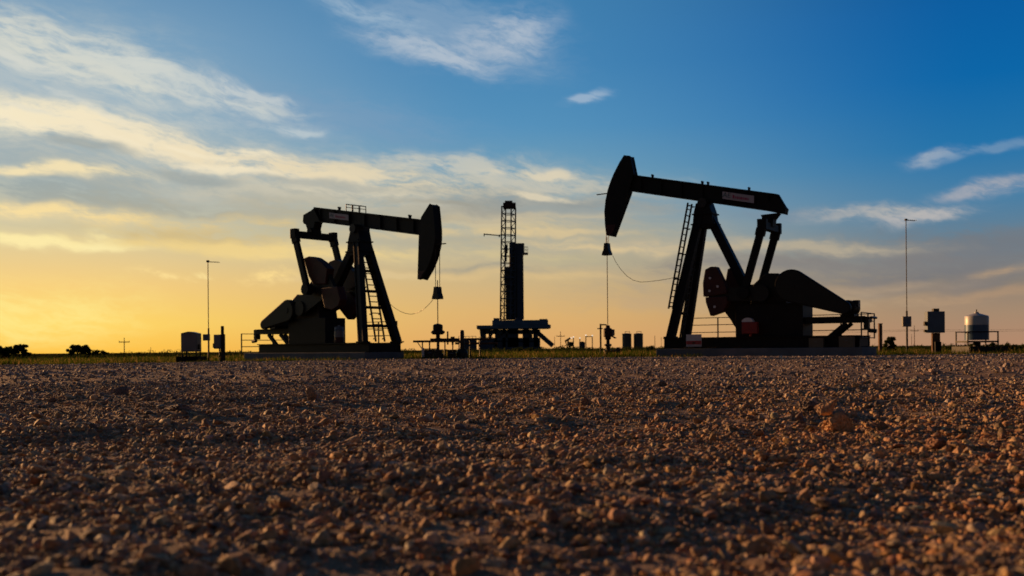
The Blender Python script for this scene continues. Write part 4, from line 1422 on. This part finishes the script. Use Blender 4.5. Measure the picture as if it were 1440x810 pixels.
# scattered cobbles
x, y = thin(*wedge(1300, 3.6, 22, 16, 1.5), 53, .0)
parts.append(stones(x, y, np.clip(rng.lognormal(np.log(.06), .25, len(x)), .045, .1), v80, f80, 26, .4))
off = 0
V, Fs, Cs = [], [], []
for v_, f, c in parts:
    V.append(v_); Fs.append(f + off); Cs.append(c); off += len(v_)
o = np_mesh('gravel', np.concatenate(V), np.concatenate(Fs), sm, np.concatenate(Cs), smooth=True)
smo = np.repeat(rng.random(len(o.data.polygons) // 20 + 1) < .22, 20)[:len(o.data.polygons)]
o.data.polygons.foreach_set('use_smooth', smo)
tag(o, kind='stuff')
del V, Fs, Cs, parts

# rocks one can single out
vr, fr_ = rock_variants(4, 10, 5, .22, 16)


def rock(px, py, wpx, hpx, label, col, k, depth=1.0, yaw=0.0, lift=0.0, Y=None, grp='larger rocks lying on the gravel'):
    a, bb = ab(px, py)
    if Y is None:
        Y = (H - 0.015) / -bb
    p = Vector((a * Y, Y, 0))
    w_, h_ = wpx * Y / F, hpx * Y / F
    q = vr[k % len(vr)].copy()
    q /= (q.max(0) - q.min(0))
    q *= np.array([w_, w_ * depth, h_])
    q[:, 2] -= q[:, 2].min()
    c_, s_ = math.cos(yaw), math.sin(yaw)
    q = np.stack([q[:, 0] * c_ - q[:, 1] * s_, q[:, 0] * s_ + q[:, 1] * c_, q[:, 2]], 1)
    o = np_mesh('rock', q, fr_, sm, np.tile(np.array(col), (len(q), 1)), smooth=True)
    for p_ in o.data.polygons:
        p_.use_smooth = False
    z = float(hfield(np.array(p.x), np.array(p.y)))
    o.location = (p.x, p.y, z - 0.004 + lift)
    tag(o, label, 'rock', grp)
    return o


r1 = rock(1171, 598, 44, 36, 'chunky orange brown rock, the lower of the stacked pair standing up from the gravel', (.58, .33, .16), 0, .8, .2)
rock(1163, 598, 32, 24, 'smaller rock perched on top of the chunky orange brown rock', (.55, .34, .19), 6, .8, -.3, lift=r1.dimensions.z * .84, Y=r1.location.y + .02)
rock(1137, 581, 32, 18, 'rounded dark cobble beside the stacked orange pair', (.2, .15, .12), 1)
rock(438, 563, 16, 24, 'upright wedge of tan stone at the far side of the gravel', (.3, .22, .15), 2, .7)
rock(555, 652, 40, 24, 'flat bottomed pale tan cobble in the middle of the gravel', (.36, .28, .2), 4)
rock(640, 562, 26, 12, 'low rounded stone beside the dark slab of gravel', (.24, .18, .15), 5)
rock(180, 577, 34, 12, 'wide flat brown stone on the shaded side of the gravel', (.22, .16, .13), 6)
rock(250, 585, 38, 13, 'wide low brown stone next to the flat brown stone', (.2, .15, .12), 7)
rock(1318, 622, 36, 22, 'reddish broken stone among loose orange chips', (.32, .16, .09), 8)
rock(1355, 626, 30, 16, 'tan stone lying just beyond the reddish broken stone', (.33, .22, .14), 9)
rock(1240, 600, 18, 20, 'pointed upright orange stone past the stacked pair', (.33, .19, .1), 2, .7, .6)
rock(1038, 523, 12, 8, 'small pale stone at the far edge of the gravel before the slab', (.34, .28, .22), 1)
rock(820, 572, 16, 16, 'round brown stone standing proud near the middle', (.26, .18, .13), 0)
rock(1130, 742, 28, 17, 'soft edged orange stone close to the lens', (.33, .2, .12), 4, .9)
rock(740, 775, 32, 18, 'soft edged brown stone close to the lens', (.26, .18, .13), 5, .9)
rock(170, 557, 20, 14, 'rounded dark stone on the far shaded gravel', (.2, .15, .13), 3)
rock(930, 548, 22, 13, 'oval brown stone standing on the far gravel', (.27, .2, .15), 8)
rock(500, 682, 60, 18, 'long low ridge shaped stone in the near gravel', (.28, .2, .15), 6, .5, .1)

# ------------------------------------------------------------------ grass beyond the gravel
def grass(name, n, y0, y1, hlo, hhi, m, seed, wb=.02, ramp=1.6, xk=.62):
    r = np.random.default_rng(seed)
    yy = y0 + (y1 - y0) * r.random(n) ** ramp
    xx = r.uniform(-1, 1, n) * (xk * yy + 3)
    yy = np.where(yy < edge_y(xx) + .2, edge_y(xx) + .2 + r.random(n) * 2.5, yy)
    cl = .55 + .45 * np.sin(.5 * xx + .3 * yy) * np.sin(.23 * yy - .35 * xx + 1) + .25 * np.sin(1.9 * xx + yy)
    h_ = r.uniform(hlo, hhi, n) * np.clip(cl, .25, 1.3)
    # keep clear of the two pump pads
    for fr in (FR, FL):
        dx, dy = xx - fr.O.x, yy - fr.O.y
        s_ = dx * fr.d.x + dy * fr.d.y; t_ = dx * fr.l.x + dy * fr.l.y
        h_ = np.where((np.abs(t_) < 2.3) & (s_ > -9.5) & (s_ < 3.2), 0, h_)
        h_ = np.where((np.abs(t_) < .5) & (s_ > 3) & (s_ < 6.5), h_ * .4, h_)
    k = h_ > .02
    xx, yy, h_ = xx[k], yy[k], h_[k]
    n = len(xx)
    a = r.random(n) * 2 * np.pi
    lean = r.normal(0, .28, (n, 2)) * h_[:, None]
    w_ = wb * (.6 + .8 * r.random(n)) * np.clip(yy / 55, 1, 3)
    p = np.stack([xx, yy, -.12 + gz(xx, yy)], 1)
    dv = np.stack([np.cos(a) * w_, np.sin(a) * w_, np.zeros(n)], 1)
    md = p + np.stack([lean[:, 0] * .35, lean[:, 1] * .35, h_ * .6 + .06], 1)
    tp = p + np.stack([lean[:, 0], lean[:, 1], h_ + .12], 1)
    v_ = np.stack([p - dv, p + dv, md + dv * .7, md - dv * .7, tp], 1).reshape(-1, 3)
    b_ = np.arange(n)[:, None] * 5
    f = np.concatenate([b_ + np.array([[0, 1, 2]]), b_ + np.array([[0, 2, 3]]), b_ + np.array([[3, 2, 4]])])
    tag(np_mesh(name, v_, f, m), kind='stuff')


grass('grass', 90000, 47.2, 150, .1, .36, M['grass'], 41)
grass('dry_grass', 16000, 47.5, 110, .12, .42, M['straw'], 42, .016)
grass('tall_weeds', 12000, 110, 260, .25, .8, M['leaf_dark'], 43, .06, 1.0)

def scrub_strip():
    r = np.random.default_rng(77)
    n = 900
    yy = r.uniform(125, 230, n); xx = r.uniform(-1, 1, n) * (.62 * yy)
    k = (np.sin(.11 * xx + .05 * yy) + .8 * np.sin(.047 * xx - .09 * yy + 2) + .5 * np.sin(.29 * xx)) * .5
    k += np.where(xx < -40, .35, 0)
    m_ = k > .05
    xx, yy, k = xx[m_], yy[m_], k[m_]
    hh = np.clip(.3 + 1.05 * k * r.random(len(k)) ** .7, .2, 1.5)
    cs = np.stack([xx, yy, hh * .45 - .1 + gz(xx, yy)], 1)
    v_, f = leaves(36000, cs, hh * .8, .14, 78, .6)
    v_[:, 2] = np.maximum(v_[:, 2], -.1 + gz(v_[:, 0], v_[:, 1]))
    tag(np_mesh('scrub', v_, f, M['leaf_dark']), kind='stuff')


scrub_strip()

# ------------------------------------------------------------------ sky and light
SUN_AZ, SUN_EL = -48.3, 9.5
w = bpy.data.worlds.new('World')
scene.world = w
w.use_nodes = True
nt = w.node_tree
bg = nt.nodes['Background']
STR = 0.1
bg.inputs['Strength'].default_value = STR


def sock(x):
    return x


def nd(t):
    return nt.nodes.new(t)


def mth(op, a, b=None, c=None, clamp=False):
    n = nd('ShaderNodeMath'); n.operation = op; n.use_clamp = clamp
    for i, q in enumerate((a, b, c)):
        if q is None: continue
        if isinstance(q, (int, float)): n.inputs[i].default_value = q
        else: nt.links.new(q, n.inputs[i])
    return n.outputs[0]


def sstep(x, lo, hi, a=0.0, b=1.0):
    n = nd('ShaderNodeMapRange'); n.interpolation_type = 'SMOOTHSTEP'
    nt.links.new(x, n.inputs[0])
    n.inputs[1].default_value = lo; n.inputs[2].default_value = hi; n.inputs[3].default_value = a; n.inputs[4].default_value = b
    return n.outputs[0]


def mixc(fac, a, b):
    n = nd('ShaderNodeMix'); n.data_type = 'RGBA'
    if isinstance(fac, (int, float)): n.inputs[0].default_value = fac
    else: nt.links.new(fac, n.inputs[0])
    for i, q in ((6, a), (7, b)):
        if isinstance(q, tuple): n.inputs[i].default_value = (*q, 1)
        else: nt.links.new(q, n.inputs[i])
    return n.outputs[2]


def lin(c):
    return tuple((v_ / 255 / 12.92) if v_ / 255 <= .04045 else ((v_ / 255 + .055) / 1.055) ** 2.4 for v_ in c)


def ramp(fac, stops):
    n = nd('ShaderNodeValToRGB')
    cr = n.color_ramp
    while len(cr.elements) < len(stops):
        cr.elements.new(.5)
    for e_, (p, c) in zip(cr.elements, stops):
        e_.position = p; e_.color = (*lin(c), 1)
    nt.links.new(fac, n.inputs[0])
    return n.outputs[0]


tc = nd('ShaderNodeTexCoord')
sp = nd('ShaderNodeSeparateXYZ'); nt.links.new(tc.outputs['Generated'], sp.inputs[0])
dx, dy, dz = sp.outputs
DEG = 180 / math.pi
AZ = mth('MULTIPLY', mth('ARCTAN2', dx, dy), DEG)
EL = mth('MULTIPLY', mth('ARCSINE', mth('MINIMUM', mth('MAXIMUM', dz, -1.0), 1.0)), DEG)


def azel(px, py):
    a, b_ = ab(px, py)
    return math.degrees(math.atan(a)), math.degrees(math.atan(b_ / math.sqrt(1 + a * a)))


def stops(px, rows):
    """rows of (photo row, colour) measured up one column -> ramp stops over elevation / 60"""
    r_ = []
    for py, c in rows:
        r_.append((max(0.0, azel(px, py)[1]) / 60, c))
    return sorted(r_)


E60 = mth('DIVIDE', EL, 60.0, clamp=True)
colL = ramp(E60, stops(60, [(495, (255, 194, 66)), (455, (255, 212, 96)), (400, (246, 205, 122)), (320, (214, 200, 158)), (230, (170, 184, 184)), (130, (142, 173, 192)), (40, (124, 162, 190)), (-60, (96, 142, 180)), (-250, (80, 118, 150)), (-700, (34, 52, 74))]))
colC = ramp(E60, stops(720, [(490, (226, 168, 102)), (440, (222, 178, 112)), (390, (206, 180, 132)), (330, (166, 172, 162)), (260, (116, 160, 182)), (180, (84, 145, 187)), (90, (68, 133, 181)), (0, (64, 128, 176)), (-250, (44, 96, 142)), (-700, (24, 42, 66))]))
colR = ramp(E60, stops(1400, [(485, (180, 137, 108)), (440, (167, 138, 112)), (395, (140, 128, 116)), (340, (104, 128, 144)), (270, (68, 126, 166)), (200, (30, 114, 170)), (100, (0, 101, 168)), (0, (0, 93, 162)), (-250, (0, 60, 115)), (-700, (12, 36, 62))]))
colB = ramp(E60, [(0.0, (74, 62, 60)), (.15, (64, 62, 68)), (.5, (40, 52, 70)), (1.0, (24, 42, 66))])
azl, azr = azel(60, 400)[0], azel(1400, 400)[0]
sky = mixc(sstep(AZ, azl, 0.5), colL, colC)
sky = mixc(sstep(AZ, -0.5, azr), sky, colR)
AA = mth('ABSOLUTE', mth('ADD', AZ, 10.0))
sky = mixc(sstep(AA, 42.0, 110.0), sky, colB)
# physical daylight sky blended in
ns = nd('ShaderNodeTexSky'); ns.sky_type = 'NISHITA'; ns.sun_disc = False
ns.sun_elevation = R(SUN_EL); ns.sun_rotation = R(SUN_AZ); ns.air_density = 1.0; ns.dust_density = 1.5; ns.ozone_density = 2.0
sc_ = nd('ShaderNodeVectorMath'); sc_.operation = 'SCALE'; nt.links.new(sky, sc_.inputs[0]); sc_.inputs['Scale'].default_value = 1 / STR
base = mixc(0.97, ns.outputs[0], sc_.outputs[0])

# ---- clouds: thin high cloud in the same sky directions, torn by noise
PX = mth('MULTIPLY', AZ, mth('COSINE', mth('DIVIDE', EL, DEG)))
cb = nd('ShaderNodeCombineXYZ'); nt.links.new(PX, cb.inputs[0]); nt.links.new(EL, cb.inputs[1])


def noise(vec, sx_, sy, ang, detail=6, rough=.6, off=0.0, dist=0.0):
    mp = nd('ShaderNodeMapping'); mp.vector_type = 'TEXTURE'
    mp.inputs['Rotation'].default_value = (0, 0, R(ang)); mp.inputs['Scale'].default_value = (1 / sx_, 1 / sy, 1)
    mp.inputs['Location'].default_value = (off, off * .7, 0)
    nt.links.new(vec, mp.inputs[0])
    n = nd('ShaderNodeTexNoise'); n.inputs['Scale'].default_value = 1.0; n.inputs['Detail'].default_value = detail; n.inputs['Roughness'].default_value = rough
    n.inputs['Distortion'].default_value = dist
    nt.links.new(mp.outputs[0], n.inputs['Vector'])
    return n.outputs['Fac'], n.outputs['Color']


_, wc_ = noise(cb.outputs[0], .16, .22, 0, 4, .55, 3.0)
wv = nd('ShaderNodeVectorMath'); wv.operation = 'SUBTRACT'; nt.links.new(wc_, wv.inputs[0]); wv.inputs[1].default_value = (.5, .5, .5)
ws_ = nd('ShaderNodeVectorMath'); ws_.operation = 'SCALE'; nt.links.new(wv.outputs[0], ws_.inputs[0]); ws_.inputs['Scale'].default_value = 2.3
wa = nd('ShaderNodeVectorMath'); wa.operation = 'ADD'; nt.links.new(cb.outputs[0], wa.inputs[0]); nt.links.new(ws_.outputs[0], wa.inputs[1])
ws2 = nd('ShaderNodeSeparateXYZ'); nt.links.new(wa.outputs[0], ws2.inputs[0])
QX, QY = ws2.outputs[0], ws2.outputs[1]
streak, _ = noise(wa.outputs[0], .10, .42, -12, 8, .62, 11.0, .3)
flat_, _ = noise(cb.outputs[0], .055, .45, 0, 7, .58, 5.0, .4)
puff, _ = noise(cb.outputs[0], .55, .8, -8, 8, .62, 17.0, .2)
fine, _ = noise(wa.outputs[0], .26, .95, -16, 8, .64, 23.0, .15)
detail, _ = noise(wa.outputs[0], .5, 1.9, -9, 7, .66, 31.0, .1)
DT = sstep(detail, .34, .66)
NZ = {'s': streak, 'f': flat_, 'p': puff, 'w': fine}
k0 = 180 / math.pi / F            # degrees per photo pixel, near the axis


def cloud(px, py, rx, ry, ang, c, amp=1.0, nz='s', k=1.0, lo=.3, hi=.95):
    global base
    ca, ce = azel(px, py)
    ca *= math.cos(math.radians(ce))
    x_ = mth('SUBTRACT', QX, ca); y_ = mth('SUBTRACT', QY, ce)
    a = math.radians(-ang)
    u = mth('DIVIDE', mth('ADD', mth('MULTIPLY', x_, math.cos(a)), mth('MULTIPLY', y_, math.sin(a))), rx * k0)
    v_ = mth('DIVIDE', mth('SUBTRACT', mth('MULTIPLY', y_, math.cos(a)), mth('MULTIPLY', x_, math.sin(a))), ry * k0)
    d2 = mth('ADD', mth('MULTIPLY', u, u), mth('MULTIPLY', v_, v_))
    g = mth('POWER', 2.718, mth('MULTIPLY', d2, -1.0))
    tex = mth('ADD', mth('MULTIPLY', sstep(NZ[nz], .5 - .24 / k, .5 + .24 / k), .72), mth('MULTIPLY', DT, .42))
    e_ = mth('MULTIPLY', g, mth('MULTIPLY_ADD', tex, 1.15, .16 if nz != 'p' else .0))
    m = mth('MULTIPLY', sstep(e_, .04, .95), amp)
    col = tuple(v2 / STR for v2 in lin(c))
    base = mixc(m, base, col)


CREAM, WARM, GREY = (250, 238, 205), (255, 226, 150), (150, 164, 170)
# grey-blue veils first, bright edges after
cloud(90, 225, 330, 55, 4, (150, 168, 176), .75, 'f', 1.2)
cloud(170, 275, 330, 38, 3, (148, 164, 168), .85, 'f', 1.2)
cloud(420, 150, 220, 35, 8, (120, 155, 186), .6, 's', 1.3)
cloud(40, 95, 220, 90, 10, (170, 184, 190), .6, 's', 1.4)
cloud(740, 285, 240, 30, 2, (148, 150, 146), .85, 'f', 1.2)
cloud(520, 300, 330, 36, 3, (190, 178, 150), .7, 'f', 1.3)
cloud(780, 345, 260, 34, 2, (182, 172, 146), .7, 'f', 1.4)
cloud(1230, 362, 260, 30, -3, (120, 120, 124), .9, 'f', 1.1, .25, .8)
cloud(1330, 385, 260, 24, -2, (112, 114, 120), .7, 'f', 1.2)
cloud(1010, 385, 240, 26, -2, (176, 160, 136), .6, 'f', 1.3)
cloud(745, 282, 150, 16, 1, (140, 146, 146), .8, 'f', 1.0)
cloud(690, 300, 200, 12, 1, (158, 154, 142), .7, 'f', 1.2)
cloud(800, 305, 110, 7, 0, (206, 190, 156), .7, 'f', 1.3)
cloud(690, 322, 120, 8, 2, (214, 194, 150), .7, 'f', 1.3)
cloud(560, 282, 140, 10, 4, (146, 154, 152), .6, 'f', 1.2)
cloud(800, 365, 120, 9, 0, (168, 164, 142), .6, 'f', 1.3)
cloud(1060, 372, 130, 10, 2, (150, 146, 136), .6, 'f', 1.3)
cloud(960, 350, 160, 9, 1, (206, 186, 150), .7, 'f', 1.4)
cloud(1180, 402, 170, 9, -1, (184, 158, 128), .6, 'f', 1.4)
cloud(1360, 415, 120, 8, -2, (176, 144, 114), .6, 'f', 1.4)
cloud(300, 235, 330, 52, 9, (206, 202, 184), .62, 's', .7)
cloud(690, 268, 250, 40, 3, (176, 178, 168), .6, 's', .7)
cloud(110, 120, 260, 60, 10, (182, 194, 198), .5, 's', .7)
cloud(330, 300, 330, 20, 3, (176, 172, 152), .6, 'f', 1.2)
cloud(520, 356, 330, 14, 2, (228, 204, 146), .55, 'f', 1.2)
cloud(1290, 345, 240, 16, 1, (112, 122, 132), .6, 'f', 1.2)
cloud(1150, 372, 260, 18, 1, (128, 126, 126), .7, 'f', 1.2)
# high cirrus, upper left
cloud(95, 72, 150, 40, 14, (224, 222, 206), .72, 'w', 1.0)
cloud(250, 112, 150, 17, 17, (206, 211, 206), .7, 'w', 1.1)
cloud(350, 128, 60, 9, 10, (205, 210, 208), .7, 'w', 1.6)
cloud(30, 160, 150, 22, 2, CREAM, .9, 's', 1.4, .25, 1.0)
cloud(150, 182, 190, 20, 9, (246, 232, 198), .9, 's', 1.4, .22, .95)
cloud(330, 226, 230, 24, 11, (240, 224, 190), .9, 's', 1.4, .2, .9)
cloud(520, 250, 220, 22, 5, (230, 214, 180), .85, 's', 1.5, .22, .95)
cloud(650, 232, 140, 17, 4, (206, 202, 186), .75, 'w', 1.5)
cloud(760, 258, 170, 13, 3, (200, 196, 180), .7, 'w', 1.5)
cloud(70, 240, 110, 9, -3, (248, 228, 180), .9, 's', 1.4)
# torn filaments along the bright band and grey-blue gaps under it
cr_ = random.Random(4)
path_ = [(-20, 160), (150, 184), (330, 226), (500, 250), (690, 262), (860, 268)]
for i in range(16):
    q = cr_.random() * 4.99
    a_, b2 = path_[int(q)], path_[int(q) + 1]
    fx = q % 1
    px_, py_ = a_[0] + (b2[0] - a_[0]) * fx, a_[1] + (b2[1] - a_[1]) * fx
    ang_ = math.degrees(math.atan2(b2[1] - a_[1], b2[0] - a_[0]))
    if i % 4 == 3:
        cloud(px_, py_ + cr_.uniform(14, 34), cr_.uniform(50, 110), cr_.uniform(5, 10), ang_ * .6, (150, 160, 160), .6, 'f', 1.4)
    else:
        cloud(px_, py_ + cr_.uniform(-24, 18), cr_.uniform(30, 90), cr_.uniform(3.5, 8), ang_ + cr_.uniform(-4, 8), (244, 230, 198) if px_ < 420 else (226, 212, 182), .75, 'w', 1.3)
for i in range(7):
    cloud(cr_.uniform(0, 420), cr_.uniform(60, 150), cr_.uniform(25, 70), cr_.uniform(3, 7), cr_.uniform(8, 26), (212, 214, 206), .45, 'w', 1.2)
for i in range(9):
    cloud(cr_.uniform(420, 860), cr_.uniform(285, 400), cr_.uniform(50, 120), cr_.uniform(3, 7), cr_.uniform(-1, 4), (226, 200, 150) if i % 2 else (158, 154, 140), .55, 'f', 1.5)
# sunlit low bands, left
cloud(130, 302, 260, 12, 2, (255, 226, 160), .9, 'f', 1.5, .25, .95)
cloud(60, 338, 130, 9, 2, (255, 236, 170), .95, 'f', 1.4)
cloud(152, 334, 30, 16, 0, (255, 240, 180), .9, 'p', .8)
cloud(290, 325, 160, 24, 1, (214, 186, 124), .7, 'f', 1.4)
cloud(370, 348, 200, 10, 2, (244, 214, 142), .75, 'f', 1.5)
cloud(40, 440, 150, 42, 0, (255, 240, 150), .6, 'f', .5, .2, 1.0)
cloud(620, 330, 150, 8, 1, (222, 198, 148), .7, 'f', 1.6)
cloud(760, 385, 160, 8, 1, (224, 192, 136), .6, 'f', 1.6)
cloud(700, 315, 120, 7, 1, (206, 190, 156), .6, 'f', 1.6)
# small cumulus near the horizon
cloud(385, 378, 34, 12, 4, (255, 222, 146), .9, 'p', 1.7, .3, .75)
cloud(352, 383, 20, 8, 0, (250, 216, 142), .85, 'p', 1.7, .3, .75)
cloud(225, 390, 40, 6, 4, (255, 224, 150), .8, 'p', 1.6)
cloud(285, 384, 14, 4, 0, (255, 228, 156), .8, 'p', 1.4)
# top centre cloud
cloud(640, 45, 140, 46, 12, (132, 162, 190), .75, 's', 1.5, .2, .95)
cloud(600, 70, 85, 16, 14, (182, 194, 206), .8, 'w', 1.1)
cloud(700, 52, 75, 28, -12, (178, 190, 204), .8, 'w', 1.1)
cloud(525, 18, 90, 14, 14, (160, 184, 204), .65, 'w', 1.5)
# wisps, right
cloud(828, 136, 34, 8, -16, (160, 182, 204), .8, 'w', 1.3)
cloud(415, 180, 36, 6, 4, (196, 206, 208), .7, 'w', 1.4)
cloud(1312, 224, 34, 9, -4, (158, 172, 188), .8, 'w', 1.2)
cloud(1390, 212, 70, 7, -10, (116, 150, 182), .7, 'w', 1.3)
cloud(1405, 266, 70, 11, -8, (168, 170, 178), .85, 'w', 1.2)
cloud(1225, 303, 100, 11, 4, (180, 178, 174), .85, 'w', 1.4, .25, .9)
cloud(1300, 308, 60, 9, -4, (186, 182, 180), .8, 'w', 1.4)
cloud(1130, 345, 150, 12, 3, (190, 176, 150), .75, 'f', 1.4)
cloud(1100, 300, 130, 12, 3, (120, 140, 158), .5, 'f', 1.4)
cloud(1420, 378, 50, 8, -4, (176, 150, 122), .8, 'f', 1.4)
cloud(1060, 425, 260, 16, 0, (190, 164, 130), .5, 'f', 1.3)
# below the horizon: dim earth
base = mixc(sstep(EL, -1.5, -0.2), tuple(v2 / STR * 1.0 for v2 in (.05, .04, .03)), base)
nt.links.new(base, bg.inputs['Color'])

sl = bpy.data.lights.new('sun', 'SUN')
sl.energy = 5.0
sl.color = (1.0, .50, .19)
sl.angle = R(0.6)
so = bpy.data.objects.new('sun', sl)
C.objects.link(so)
d = Vector((math.sin(R(SUN_AZ)) * math.cos(R(SUN_EL)), math.cos(R(SUN_AZ)) * math.cos(R(SUN_EL)), math.sin(R(SUN_EL))))
so.rotation_euler = (-d).to_track_quat('-Z', 'Y').to_euler()

# ------------------------------------------------------------------ camera
cam = bpy.data.cameras.new('camera')
co = bpy.data.objects.new('camera', cam)
C.objects.link(co)
cam.sensor_width = 36
cam.lens = 35
cam.shift_y = (HY - 405) / 1440
cam.clip_start = 0.05
cam.clip_end = 6000
cam.dof.use_dof = True
cam.dof.focus_distance = 9.5
cam.dof.aperture_fstop = 3.0
co.matrix_world = Matrix.Translation((0, 0, H)) @ Matrix.Rotation(R(90), 4, 'X') @ Matrix.Rotation(-ROLL, 4, 'Z')
scene.camera = co

vs = scene.view_settings
vs.view_transform = 'Standard'
vs.look = 'None'
vs.exposure = 0
vs.gamma = 1
vs.use_curve_mapping = False
scene.cycles.use_denoising = True
scene.cycles.max_bounces = 4
scene.cycles.diffuse_bounces = 3
scene.cycles.glossy_bounces = 2
w.cycles.sampling_method = 'MANUAL'
w.cycles.sample_map_resolution = 512
